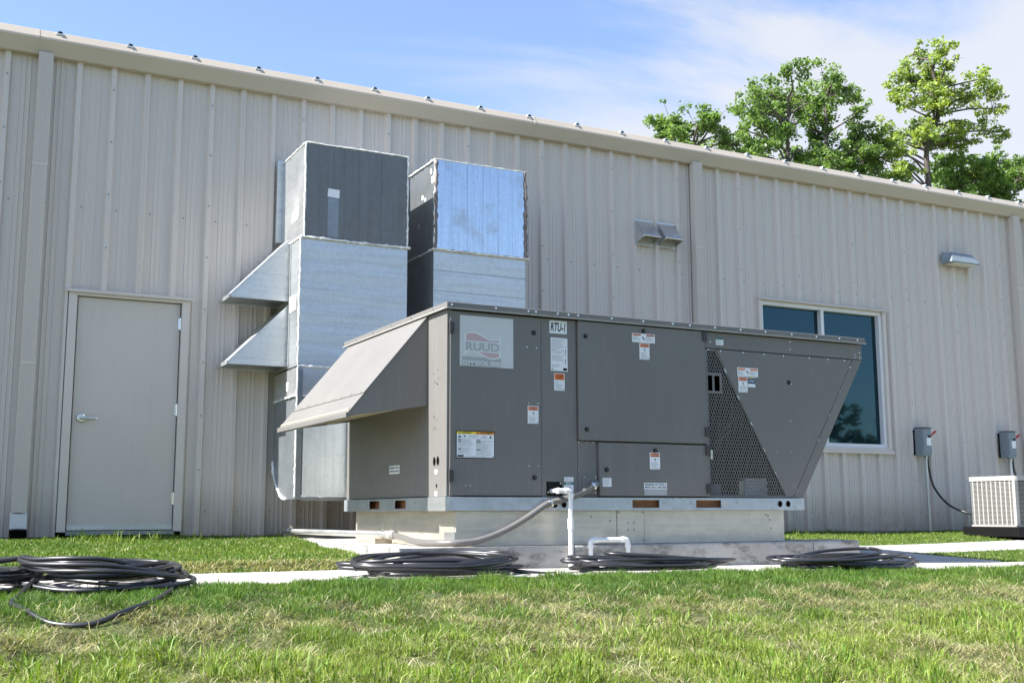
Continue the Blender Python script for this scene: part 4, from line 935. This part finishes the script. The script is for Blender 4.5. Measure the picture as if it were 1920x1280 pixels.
m = MB(); m.cyl((3.944, 7.042, .062), (3.958, 7.042, .067), .031, 14, 'silver'); m.box(3.94, 3.965, 7.05, YF - .014, .03, .045, 'silver'); m.build('clamp', F_)
m = MB(); m.cyl((3.15, 10.83, -.168), (3.15, 8.12, -.160), .024, 14, 'galv'); m.build('rigid_conduit', F_)
m = MB(); m.cyl((3.15, 8.13, -.16), (3.15, 8.04, -.16), .030, 14, 'galv'); m.cyl((3.15, 8.03, -.16), (3.15, 7.985, -.158), .036, 10, 'cond'); m.cyl((3.15, 7.99, -.158), (3.15, 7.95, -.16), .030, 14, 'cond'); m.build('coupling', F_)
for yy in (8.22, 10.6):
    m = MB(); m.box(3.135, 3.165, yy - .012, yy + .012, -.14, -.115, 'silver'); m.tube([(3.15 + .0275 * math.cos(t), yy, -.16 + .0275 * math.sin(t)) for t in np.linspace(-.2, 3.34, 10)], .004, 6, 'silver'); m.build('strut_clamp', F_)
    m = MB(); m.box(3.08, 3.22, yy - .04, yy + .04, -.2275, -.187, 'block')
    tag(m.build('support_block', origin=(3.15, yy, -.2275), bevel=.003), 'short block under the rigid conduit beside the curb' if yy < 9 else 'short block under the rigid conduit end near the wall', 'block', 'blocks under the conduit')

# ------------------------------------------------------------------ wall fixtures
for i, (xa, xb, lab) in enumerate(((7.238, 7.480, 'left one of the two small metal vent hoods on the wall'), (7.545, 7.788, 'right one of the two small metal vent hoods, nearer the downspout'))):
    V = thing('vent_hood', ((xa + xb) / 2, D - .05, 3.08), lab, 'vent', 'small vent hoods high on the wall')
    ya, yb = D - .036, D - .215
    m = MB(); m.slab([(xa, ya, 3.372), (xb, ya, 3.372), (xb, yb, 3.150), (xa, yb, 3.150)], (0, .004, -.006), 'galv_clean'); m.build('hood_top', V)
    for q in (xa, xb - .004):
        m = MB(); m.slab([(q, ya, 3.366), (q, yb, 3.146), (q, yb, 3.135), (q, ya, 3.085)], (.004, 0, 0), 'galv'); m.build('hood_side', V)
    m = MB(); m.box(xa - .004, xb + .004, D - .046, D - .0435, 3.075, 3.374, 'galv'); m.box(xa + .03, xb - .035, D - .06, D - .0465, 3.085, 3.16, 'cond'); m.box(xa + .02, xb - .02, D - .052, D - .0465, 3.17, 3.33, 'filter'); m.build('back_plate', V)
W_ = thing('wall_lamp', (12.45, D - .1, 3.3), 'grey wall pack lamp high on the wall above the switch boxes', 'lamp')
m = MB(); xa, xb = 12.20, 12.76; y0 = D - .044
m.add([(xa, y0, 3.335), (xb, y0, 3.335), (xb - .03, y0, 3.50), (xa + .03, y0, 3.50), (xa + .0, y0 - .19, 3.335), (xb, y0 - .19, 3.335), (xb - .09, y0 - .13, 3.475), (xa + .09, y0 - .13, 3.475)],
      [(0, 3, 2, 1), (4, 5, 6, 7), (0, 4, 7, 3), (1, 2, 6, 5), (3, 7, 6, 2), (0, 1, 5, 4)], 'boxgrey'); m.build('housing', W_, bevel=.01)
m = MB(); m.box(xa + .06, xb - .06, y0 - .165, y0 - .02, 3.318, 3.3345, 'lens'); m.build('lens', W_)
for i, (xo, lab, cl) in enumerate(((0, 'grey disconnect switch box with red lever, left of the condenser', 'left'), (1.60, 'grey disconnect switch box with red lever above the condenser', 'right'))):
    S_ = thing('switch_box', (11.6 + xo, D - .1, .71), lab, 'switch box', 'disconnect switches on the wall')
    m = MB(); y0, y1 = D - .185, D - .06; m.box(11.515 + xo, 11.675 + xo, y0, y1, .715, 1.070, 'boxgrey'); bx = m.build('enclosure', S_, bevel=.004)
    m = MB(); m.box(11.530 + xo, 11.672 + xo, y0 - .009, y0 - .001, .750, 1.060, 'boxgrey'); cov = m.build('cover', S_, bevel=.004)
    m = MB(); m.box(11.508 + xo, 11.682 + xo, y0 - .016, y1, 1.0705, 1.078, 'hinge'); m.build('rain_cap', S_)
    FX = Face('front', y0 - .009); m = MB(); FX.rect(m, 11.585 + xo, .845, 11.665 + xo, .945, .0015, 'paper'); FX.rect(m, 11.585 + xo, .949, 11.665 + xo, .976, .0015, 'black'); FX.rect(m, 11.588 + xo, .952, 11.604 + xo, .973, .0023, 'ink'); m.build('label_plate', cov)
    m = MB(); m.tube([(11.676 + xo, y0 + .03, .955), (11.715 + xo, y0 + .028, .985), (11.765 + xo, y0 + .02, 1.022), (11.79 + xo, y0 + .02, 1.03)], [.012, .013, .016, .014], 8, 'red'); m.build('lever', S_)
    m = MB(); m.tube([(11.69 + xo, y0 + .028, .95), (11.70 + xo, y0 + .028, .90), (11.685 + xo, y0 + .028, .87)], .012, 8, 'black'); m.build('padlock', S_)
    m = MB(); m.box(11.50 + xo, 11.545 + xo, y1 + .001, D - .043, .725, .76, 'black'); m.box(11.50 + xo, 11.545 + xo, y1 + .001, D - .043, 1.02, 1.05, 'black'); m.box(11.50 + xo, 11.514 + xo, y1 + .001, y1 + .012, .725, 1.05, 'black'); m.build('mount_bracket', S_)
    cdt = MB(); cdt.cyl((11.655 + xo, D - .10, .714), (11.668 + xo, D - .095, -.30), .017, 12, 'galv' if i == 0 else 'pvc')
    cdt.cyl((11.655 + xo, D - .10, .714), (11.655 + xo, D - .10, .68), .024, 12, 'galv')
    tag(cdt.build('metal_conduit', origin=(11.66 + xo, D - .1, -.25)), 'straight metal conduit below the switch box with the long drooping cable' if i == 0 else 'short visible conduit between the right switch box and the condenser top', 'conduit')
m = MB(); m.tube(catmull([(11.69, D - .10, .714), (11.70, D - .10, .55), (11.76, D - .12, .30), (11.92, D - .2, .08), (12.0, D - .45, -.03), (11.9, D - .75, -.055), (11.72, 9.9, -.055), (11.62, 9.85, -.05)], 8), .014, 10, 'rubber')
tag(m.build('power_cable', origin=(11.7, D - .1, .2)), 'black cable drooping from the left switch box to the condenser', 'cable')
m = MB(); m.tube(catmull([(13.30, D - .10, .714), (13.33, D - .10, .5), (13.4, D - .2, .3), (13.2, D - .4, .15), (12.5, D - .6, .1)], 6), .014, 10, 'rubber')
tag(m.build('power_cable', origin=(13.3, D - .1, .2)), 'black cable behind the condenser below the right switch box', 'cable')

# condenser
K_ = thing('condenser_unit', (11.9, 9.65, -.24), 'small cream residential condenser with louvred sides at the right edge of the photo', 'air conditioner')
xa, xb, ya, yb, z0, z1 = 11.50, 12.20, 9.31, 9.98, -.17, .36
m = MB(); m.box(xa + .03, xb - .03, ya + .03, yb - .03, z0, z1, 'coil'); m.build('coil', K_)
def rprof(x0, x1, y0, y1, r, n=5):
    out = []
    for cx_, cy_, a0 in ((x0 + r, y0 + r, math.pi), (x1 - r, y0 + r, 1.5 * math.pi), (x1 - r, y1 - r, 0), (x0 + r, y1 - r, .5 * math.pi)):
        out += [(cx_ + r * math.cos(a0 + i * math.pi / 2 / n), cy_ + r * math.sin(a0 + i * math.pi / 2 / n)) for i in range(n + 1)]
    return out
m = MB(); n = 34
for i in range(n):
    z = z0 + .015 + i * (z1 - z0 - .02) / n; m.prism(rprof(xa, xb, ya, yb, .05), 'z', z, z + .0055, 'cond', False)
tag(m.build('louvre', K_), kind='stuff')
for i in range(9):
    m = MB(); yy = ya + .07 + i * (yb - ya - .14) / 8; m.box(xa - .006, xa + .006, yy - .008, yy + .008, z0 + .01, z1 - .002, 'cond'); m.build('grille_bar', K_)
for p in (xa - .004, xb - .05):
    m = MB(); m.box(p, p + .054, ya - .004, ya + .035, z0, z1, 'cond'); m.build('corner_post', K_)
m = MB(); m.prism(rprof(xa - .012, xb + .012, ya - .012, yb + .012, .06), 'z', z1, z1 + .055, 'cond'); m.build('top_cover', K_, bevel=.014)
m = MB(); m.prism(rprof(xa - .008, xb + .008, ya - .008, yb + .008, .05), 'z', z0 - .012, z0 + .008, 'cond'); m.build('base_pan', K_)
m = MB(); m.box(xa - .05, xb + .15, ya - .06, yb + .08, -.30, z0 - .013, 'black'); tag(m.build('equipment_pad', origin=(11.85, 9.65, -.28), bevel=.006), 'black plastic pad under the small cream condenser', 'pad')

# ------------------------------------------------------------------ cable coils
def coil(name, cx, cy, rx, ry, loops, seed, label, extra=(), zlift=.05, high=()):
    rr = random.Random(seed); C0 = thing(name, (cx, cy, float(g(cx, cy))), label, 'cable coil', 'coils of black cable on the walk')
    lo = min(rx, ry)
    for L in range(loops):
        pts = []; n = 12; ph = rr.uniform(0, 6.28); dx, dy = rr.uniform(-.24, .24) * rx, rr.uniform(-.25, .25) * ry; s_ = rr.uniform(.66, 1.02); s2 = rr.uniform(.55, 1.1)
        lift = .018 + L * zlift / loops; k1 = rr.uniform(0, 6.28); k2 = rr.uniform(.005, .035)
        for i in range(n):
            t = 2 * math.pi * i / n; xx = cx + dx + rx * s_ * math.cos(t) * (1 + .09 * math.sin(3 * t + ph)); yy = cy + dy + ry * s2 * math.sin(t) * (1 + .07 * math.sin(2 * t + ph))
            base = max(float(g(xx, yy)), float(walk_z(xx)) + .012 if in_walk(xx, yy) else -9)
            pts.append((xx, yy, base + lift + k2 * (1 + math.sin(t + k1)) ))
        m = MB(); m.tube(catmull(pts, 6, True), .0122, 9, 'rubber', closed=True); m.build('cable_loop', C0)
    for e in extra:
        e = [(p[0], p[1], p[2] if len(p) > 2 else float(g(p[0], p[1])) + .022) for p in e]
        m = MB(); m.tube(catmull(e, 8), .0122, 9, 'rubber'); m.build('cable_loop', C0)
    for hx, hy, hrx, hry, hl, hp in high:
        m = MB(); m.tube(catmull([(hx + hrx * math.cos(t), hy + hry * math.sin(t), float(walk_z(hx)) + .075 + hl * (1 + math.cos(t - hp)) * .5 + .012 * math.sin(3 * t)) for t in [2 * math.pi * i / 12 for i in range(12)]], 6, True), .0122, 9, 'rubber', closed=True); m.build('cable_loop', C0)
    return C0
coil('cable_coil', .90, 6.42, .38, .50, 9, 1, 'biggest coil of black cable at left, one loop sagging down the grass', zlift=.07, extra=(
    [(.55, 6.2, -.32), (.46, 5.85), (.40, 5.5), (.43, 5.22), (.52, 5.02), (.66, 4.95), (.80, 5.0), (.95, 5.22), (1.06, 5.55), (1.16, 5.9), (1.24, 6.25, -.33)],
    ), high=((.86, 6.28, .38, .40, .085, 3.3), (.90, 6.30, .40, .46, .06, 2.9), (.84, 6.40, .34, .38, .10, 3.7)))
coil('cable_coil', .16, 6.45, .38, .5, 8, 2, 'coil of black cable cut by the left edge of the photo', zlift=.08)
coil('cable_coil', 2.86, 6.52, .52, .33, 11, 3, 'coil of black cable at the left front corner of the concrete pad', zlift=.06, extra=([(3.2, 6.5, -.34), (3.5, 6.35, -.375), (3.62, 6.4, -.38)], [(2.35, 6.55, -.33), (2.6, 6.75, -.27), (2.95, 6.8, -.25), (3.2, 6.7, -.28), (3.35, 6.5, -.34)]))
coil('cable_coil', 4.28, 6.42, .60, .30, 10, 4, 'coil of black cable lying in front of the white drain pipes', zlift=.06)
coil('cable_coil', 5.88, 6.22, .56, .28, 10, 5, 'coil of black cable in front of the right end of the pad', zlift=.06)

# ------------------------------------------------------------------ grass
def fbm(x, y, s, seed):
    r = np.random.default_rng(seed); v = np.zeros_like(x); a = 1; tot = 0
    for o in range(4):
        th = r.uniform(0, 6.28, 5); ph = r.uniform(0, 6.28, 5)
        w = sum(np.sin((x * np.cos(t) + y * np.sin(t)) * s * (1 + .35 * i) * 2 ** o + p) for i, (t, p) in enumerate(zip(th, ph))) / 5
        v += a * w; tot += a; a *= .6
    return v / tot * 1.6
def blades(name, x, y, h, w, lean, col, label, cat=None):
    n = len(x); z = g(x, y) - .004
    az = rng.uniform(0, 2 * np.pi, n); la = rng.uniform(0, 2 * np.pi, n)
    dx, dy = np.cos(la), np.sin(la); sx_, sy_ = np.cos(az) * w / 2, np.sin(az) * w / 2
    base = np.stack([x, y, z], -1); hz = h * np.cos(lean); hr = h * np.sin(lean)
    mid = base + np.stack([dx * hr * .35, dy * hr * .35, hz * .62], -1); tip = base + np.stack([dx * hr, dy * hr, hz * (1 - .25 * np.sin(lean))], -1)
    S = np.stack([sx_, sy_, np.zeros(n)], -1)
    V = np.stack([base - S, base + S, mid + S * .8, mid - S * .8, tip], 1).reshape(-1, 3)
    i0 = np.arange(n) * 5
    loops = np.stack([i0, i0 + 1, i0 + 2, i0 + 3, i0 + 3, i0 + 2, i0 + 4], -1).reshape(-1)
    me = bpy.data.meshes.new(name); me.vertices.add(len(V)); me.vertices.foreach_set('co', V.astype(np.float32).ravel())
    me.loops.add(len(loops)); me.loops.foreach_set('vertex_index', loops.astype(np.int32))
    me.polygons.add(2 * n); st = np.stack([np.arange(n) * 7, np.arange(n) * 7 + 4], -1).ravel(); tt = np.tile([4, 3], n)
    me.polygons.foreach_set('loop_start', st.astype(np.int32)); me.polygons.foreach_set('loop_total', tt.astype(np.int32))
    me.update(calc_edges=True)
    ca = me.color_attributes.new('Col', 'FLOAT_COLOR', 'POINT'); cc = np.repeat(np.concatenate([col, np.ones((n, 1))], 1), 5, 0)
    ca.data.foreach_set('color', cc.astype(np.float32).ravel()); me.materials.append(M['blade'])
    o = bpy.data.objects.new(name, me); COL.objects.link(o); tag(o, label, cat, kind='stuff'); return o
def palette(n, t, green=((.050, .120, .014), (.085, .165, .022)), yel=((.16, .24, .022), (.28, .34, .055)), straw=((.32, .27, .15), (.50, .44, .29))):
    """t: 0 green .. 1 yellow-green .. 2 straw"""
    G = np.array(green); Yw = np.array(yel); Sw = np.array(straw); r = rng.random((n, 1))
    g1 = G[0] + (G[1] - G[0]) * r; y1 = Yw[0] + (Yw[1] - Yw[0]) * r; s1 = Sw[0] + (Sw[1] - Sw[0]) * r
    t = np.clip(t, 0, 2)[:, None]; return np.where(t < 1, g1 + (y1 - g1) * t, y1 + (s1 - y1) * (t - 1)) * rng.uniform(.75, 1.2, (n, 1))
def scatter(n, y0, y1, xl=None, xr=None):
    y = rng.uniform(y0, y1, n); lo = (.03 * y - .7) if xl is None else np.full(n, xl); hi = (1.30 * y + .6) if xr is None else np.full(n, xr)
    x = lo + (hi - lo) * rng.random(n); return x, y
def keep_lawn(x, y): return ~in_walk(x, y, .015) & ~in_pad(x, y, .02) & (y < D - .03) & ~((x > 11.42) & (x < 12.4) & (y > 9.2) & (y < 10.1))
# foreground bank: fine green turf, thatch and broad blades
x, y = scatter(560000, 3.05, 6.14); k = keep_lawn(x, y); x, y = x[k], y[k]
yy = y + (6.12 - near_edge(x))                       # distance below the edge of the walk
dry = fbm(x, y, 2.0, 1) * .6 + fbm(x, y, 6.5, 21) * .6
midband = np.exp(-((yy - (4.72 + .12 * fbm(x, y, 1.1, 30))) / .38) ** 2)
p_straw = np.clip(.03 + .95 * midband * smooth01((dry + .45) / .7) + .75 * smooth01((dry - .05) / .5) * (yy < 5.3) + .20 * (yy < 4.35), 0, .93)
bare = (fbm(x, y, 7, 9) + .35 * midband > .46) & (yy < 5.45) & (rng.random(len(x)) < .62); x, y, yy, p_straw, dry = (a[~bare] for a in (x, y, yy, p_straw, dry))
isst = rng.random(len(x)) < p_straw
n = len(x); tuft = np.clip(1 + 1.0 * fbm(x, y, 9, 4), .3, 2.2)
h = np.where(isst, rng.uniform(.025, .085, n), rng.uniform(.018, .050, n) * tuft * np.where(yy > 5.15, 1.0, .95)); lean = np.where(isst, rng.uniform(.9, 1.56, n), rng.uniform(.15, 1.25, n))
t = np.where(isst, rng.uniform(1.45, 2.0, n), np.clip(rng.normal(.10, .22, n) + np.clip((5.0 - yy) * .8, 0, .8) + .30 * fbm(x, y, 2.4, 6), 0, 1.35))
cl = palette(n, t); cl *= np.where(isst & (rng.random(n) < .25), .35, 1)[:, None]; cl *= np.clip(1 + .38 * fbm(x, y, 9, 44), .5, 1.5)[:, None]
blades('grass', x, y, h, rng.uniform(.0018, .0040, n), lean, cl, 'green and straw coloured turf on the bank in front of the walk')
# broad weeds near the camera, in clumps
cx_, cy_ = scatter(1900, 3.0, 4.5); kk = rng.random(1900) < np.clip(.16 + 1.3 * fbm(cx_, cy_, 1.9, 12), .03, 1); cx_, cy_ = cx_[kk], cy_[kk]
rep = rng.integers(5, 22, len(cx_)); sp_ = np.repeat(rng.uniform(.012, .05, len(cx_)), rep); x = np.repeat(cx_, rep) + rng.normal(0, 1, rep.sum()) * sp_; y = np.repeat(cy_, rep) + rng.normal(0, 1, rep.sum()) * sp_; n = len(x)
t = np.clip(rng.normal(.65, .32, n), 0, 1.8); hh = np.repeat(rng.uniform(.45, 1.25, len(cx_)), rep) * rng.uniform(.035, .125, n)
blades('grass', x, y, hh, rng.uniform(.0038, .0078, n), rng.uniform(.15, 1.25, n), palette(n, t, green=((.06, .15, .012), (.10, .20, .02))), 'broad yellow green blades growing in tufts along the bottom of the photo')
# loose dead stalks lying on the thatch
x, y = scatter(9000, 3.0, 5.4); n = len(x)
blades('grass', x, y, rng.uniform(.06, .17, n), rng.uniform(.002, .004, n), rng.uniform(1.0, 1.5, n), palette(n, rng.uniform(1.7, 2, n)), 'loose pale dead stalks strewn over the grass bank')
# far lawn left, by the wall and between the walks
x1_, y1_ = scatter(115000, 7.38, D, -.6, 3.4); x2_, y2_ = scatter(125000, 6.5, D, 5.9, 15.5); x3_, y3_ = scatter(14000, 7.36, 7.55, -.6, 2.9)
x = np.concatenate([x1_, x2_, x3_]); y = np.concatenate([y1_, y2_, y3_]); k = keep_lawn(x, y) & (x < 1.42 * y + .5); x, y = x[k], y[k]; n = len(x)
edge = np.exp(-((y - 7.47) / .13) ** 2) * (x < 3)
wallb = np.exp(-((D - y) / .12) ** 2)
isst = rng.random(n) < np.clip(.05 + .9 * edge * (fbm(x, y, 4, 3) > -.35) + .12 * (fbm(x, y, 3, 5) > .3), 0, .9)
h = np.where(isst, rng.uniform(.03, .07, n), rng.uniform(.018, .042, n)) * (1 + .9 * wallb * rng.random(n) * (fbm(x, y, 2.5, 8) > 0)); lean = np.where(isst, rng.uniform(.7, 1.5, n), rng.uniform(.1, .9, n))
t = np.where(isst, rng.uniform(1.4, 2, n), np.clip(rng.normal(.3, .2, n) + .25 * fbm(x, y, 1.2, 7), 0, 1.2))
blades('grass', x, y, h, rng.uniform(.004, .008, n), lean, palette(n, t), 'short mown lawn beside the wall and between the walks')
# longer tufts under the door and at the wall right of the unit
cx_ = np.concatenate([rng.normal(1.45, .28, 26), rng.uniform(7.6, 9.4, 20), rng.uniform(2.1, 3.1, 8)]); cy_ = np.concatenate([rng.uniform(10.0, 10.7, 26), rng.uniform(10.2, 10.8, 20), rng.uniform(10.5, 10.8, 8)])
rep = rng.integers(8, 22, len(cx_)); x = np.repeat(cx_, rep) + rng.normal(0, .04, rep.sum()); y = np.minimum(np.repeat(cy_, rep) + rng.normal(0, .03, rep.sum()), D - .05); n = len(x)
blades('grass', x, y, np.repeat(rng.uniform(.45, 1.1, len(cx_)), rep) * rng.uniform(.05, .16, n), rng.uniform(.005, .009, n), rng.uniform(.1, .8, n), palette(n, np.clip(rng.normal(.55, .25, n), 0, 1.6)), 'longer grass tufts under the door and along the wall base')

# ------------------------------------------------------------------ trees
def leaf_mesh(name, C_, N_, size, cols, parent=None, origin=(0, 0, 0), mat='leaf', shape=1.0):
    """C_: centres (n,3); N_: random normals; one kite-shaped folded leaf each"""
    n = len(C_); a = rng.normal(size=(n, 3)); a -= (a * N_).sum(1, keepdims=True) * N_; a /= np.linalg.norm(a, axis=1, keepdims=True); b = np.cross(N_, a)
    s = size * rng.uniform(.65, 1.25, (n, 1)); V = np.stack([C_ - a * s * .55, C_ + b * s * .40 * shape + N_ * s * .10, C_ + a * s * .60, C_ - b * s * .40 * shape + N_ * s * .10], 1).reshape(-1, 3) - np.array(origin)
    i0 = np.arange(n) * 4; loops = np.stack([i0, i0 + 1, i0 + 2, i0, i0 + 2, i0 + 3], -1).reshape(-1)
    me = bpy.data.meshes.new(name); me.vertices.add(4 * n); me.vertices.foreach_set('co', V.astype(np.float32).ravel()); me.loops.add(6 * n); me.loops.foreach_set('vertex_index', loops.astype(np.int32))
    me.polygons.add(2 * n); me.polygons.foreach_set('loop_start', (np.arange(2 * n) * 3).astype(np.int32)); me.polygons.foreach_set('loop_total', np.full(2 * n, 3, np.int32)); me.update(calc_edges=True)
    ca = me.color_attributes.new('Col', 'FLOAT_COLOR', 'POINT'); ca.data.foreach_set('color', np.repeat(np.concatenate([cols, np.ones((n, 1))], 1), 4, 0).astype(np.float32).ravel())
    me.materials.append(M[mat]); o = bpy.data.objects.new(name, me); COL.objects.link(o)
    if parent: o.parent = parent
    return o
def unit_vecs(n):
    v = rng.normal(size=(n, 3)); return v / np.linalg.norm(v, axis=1, keepdims=True)
def tree(bx, by, trunk, blobs, label, leaf=.10, dens=78, col=((.035, .085, .012), (.085, .15, .03)), yel=0.0, rt=.11, clump=.25, seed=0):
    base = (bx, by, -.3); T = thing('tree', base, label, 'tree', 'trees behind the building'); rr = random.Random(seed)
    m = MB(); tp = [Vector(p) for p in trunk]; P = catmull(tp, 6); m.tube(P, [rt * (1 - .80 * i / len(P)) + .02 for i in range(len(P))], 9, 'bark'); m.build('trunk', T)
    br = MB(); Cs = []; 
    for (x_, z_, r_) in blobs:
        dy = rr.uniform(-.8, .8); c = Vector((x_, by + dy, z_))
        src = min(P, key=lambda p: (p - c).length + max(0, p.z - c.z + .4) * 3)
        midp = src.lerp(c, .5) + Vector((rr.uniform(-.15, .15), rr.uniform(-.2, .2), rr.uniform(-.1, .25)))
        bp = catmull([src, midp, c], 5); br.tube(bp, [.036 * (1 - .75 * i / len(bp)) + .005 for i in range(len(bp))], 6, 'bark')
        k = max(6, int(11 * (r_ / .55) ** 2))
        for i in range(k):
            d = Vector(unit_vecs(1)[0]) * r_ * rr.uniform(.2, 1.35); d.y *= 1.1; q = c + d
            Cs.append((q, clump * rr.uniform(.55, 1.15)))
            br.tube([c.lerp(q, .0), c.lerp(q, .5) + Vector((0, 0, .05)), q], [.011, .007, .003], 5, 'bark')
    br.build('branches', T)
    CC, NN, KK = [], [], []
    for q, r_ in Cs:
        n = int(dens * (r_ / clump) ** 2 * rr.uniform(.6, 1.2)); u = unit_vecs(n) * (rng.random((n, 1)) ** .5) * r_; u[:, 2] *= .75
        CC.append(np.array(q) + u); nv = unit_vecs(n) + np.array([-.25, -.1, .8]); NN.append(nv / np.linalg.norm(nv, axis=1, keepdims=True)); KK.append(np.full(n, rr.random()))
    CC = np.concatenate(CC); NN = np.concatenate(NN); KK = np.concatenate(KK)[:, None]; n = len(CC)
    c0, c1 = np.array(col[0]), np.array(col[1]); cc = c0 + (c1 - c0) * np.clip(.6 * KK + .5 * rng.random((n, 1)), 0, 1)
    isy = (rng.random((n, 1)) < yel * (.4 + 1.2 * KK)); cc = np.where(isy, np.array([.33, .38, .06]) * rng.uniform(.7, 1.2, (n, 1)), cc)
    leaf_mesh('crown', CC, NN, leaf, cc, T, base)
def blobs_in(spec, seed):
    rr = random.Random(seed); out = []
    for (cx_, cz_, rx, rz, n) in spec:
        for i in range(n):
            a = rr.uniform(0, 6.28); q = math.sqrt(rr.random()); out.append((cx_ + rx * q * math.cos(a), cz_ + rz * q * math.sin(a), rr.uniform(.34, .58)))
    return out
gr = ((.080, .145, .034), (.21, .30, .095))
tree(19.6, 26, [(19.6, 26, -.3), (19.65, 26, 5), (19.5, 26, 8.5), (19.4, 26, 10.4)], blobs_in([(19.2, 10.7, .9, .6, 10), (19.9, 9.8, 1.4, .8, 14), (21.2, 9.5, 1.1, .6, 8), (19.0, 11.2, .5, .35, 4)], 1), 'round bushy green tree farthest left above the roof edge', col=gr, seed=1)
tree(23.3, 26, [(23.3, 26, -.3), (23.3, 26, 5), (23.1, 26, 8.5), (23.0, 26, 10.5), (23.1, 26, 12.6)], blobs_in([(23.1, 12.5, .8, .8, 9), (21.9, 11.6, .8, .7, 7), (22.4, 10.2, 1.4, .8, 10), (23.6, 10.2, .9, .9, 6)], 2), 'broad green tree with a domed crown, second from left above the roof', col=gr, seed=2)
tree(25.2, 26.6, [(25.2, 26.6, -.3), (25.2, 26.6, 5), (25.1, 26.6, 8.5), (25.2, 26.6, 13.2)], blobs_in([(25.2, 13.0, 1.0, .9, 11), (25.6, 11.6, 1.3, .9, 10), (25.0, 10.2, 1.5, .9, 10), (26.9, 12.1, .5, .8, 5), (26.8, 10.3, .6, .7, 5)], 3), 'dense green tree standing between the domed tree and the tall thin one', col=gr, seed=3)
tree(28.95, 26, [(28.95, 26, -.3), (28.95, 26, 6), (28.95, 26, 10.5), (29.0, 26, 12.0), (29.7, 26, 13.4), (29.3, 26, 15.2)], blobs_in([(29.35, 14.9, .6, .8, 8), (28.8, 13.9, .8, .8, 8), (30.9, 13.9, .7, .7, 6), (29.4, 13.0, 1.0, .7, 6), (31.9, 13.1, .35, .8, 3), (27.9, 12.2, .7, .8, 6), (30.6, 12.2, .8, .6, 4), (27.4, 11.0, .9, .8, 7)], 4), 'tall thin tree with yellow green leaves and a bare dark trunk', leaf=.112, dens=54, col=((.12, .19, .045), (.32, .40, .14)), yel=.30, rt=.115, seed=4)
tree(31.5, 27, [(31.5, 27, -.3), (31.5, 27, 6), (31.6, 27, 10), (31.7, 27, 11.6)], blobs_in([(31.7, 11.9, .8, .5, 6), (32.5, 11.0, 1.4, .9, 13), (30.6, 10.9, .8, .7, 7)], 5), 'leafy green tree right of the bare trunk, low above the roof', leaf=.115, col=((.10, .18, .038), (.26, .37, .12)), seed=5)
tree(34.4, 27.5, [(34.4, 27.5, -.3), (34.4, 27.5, 6), (34.3, 27.5, 11)], blobs_in([(34.1, 11.6, 1.3, .9, 13), (35.6, 12.1, 1.0, .9, 8), (34.2, 10.2, 1.4, .8, 9)], 6), 'green tree crown cut by the right edge of the photo', leaf=.115, col=gr, seed=6)

# wood behind the camera, seen mirrored in the glass and the bright ducts
CC = []; KK = []
rr = random.Random(9)
for i in range(150):
    xx = -60 + i * 1.25 + rr.uniform(-1, 1); yy = -46 + rr.uniform(-5, 4); top_ = 8.0 + 1.0 * math.sin(i * .37) + rr.uniform(-1, 1.4)
    for j in range(10):
        q = rr.random(); w = 1.9 * (1 - q * .6); c = np.array([xx + rr.uniform(-w, w), yy + rr.uniform(-w, w), -1.5 + (top_ + 1.5) * q]); n = 42
        CC.append(c + unit_vecs(n) * rng.random((n, 1)) ** .5 * .9); KK.append(np.full(n, rr.random()))
CC = np.concatenate(CC); KK = np.concatenate(KK)[:, None]; nv = unit_vecs(len(CC)) + np.array([-.2, 0, .7]); nv /= np.linalg.norm(nv, axis=1, keepdims=True)
o = leaf_mesh('treeline', CC, nv, .55, np.array([.03, .07, .012]) + KK * np.array([.04, .06, .015])); tag(o, 'line of woodland mirrored in the window glass', kind='stuff')
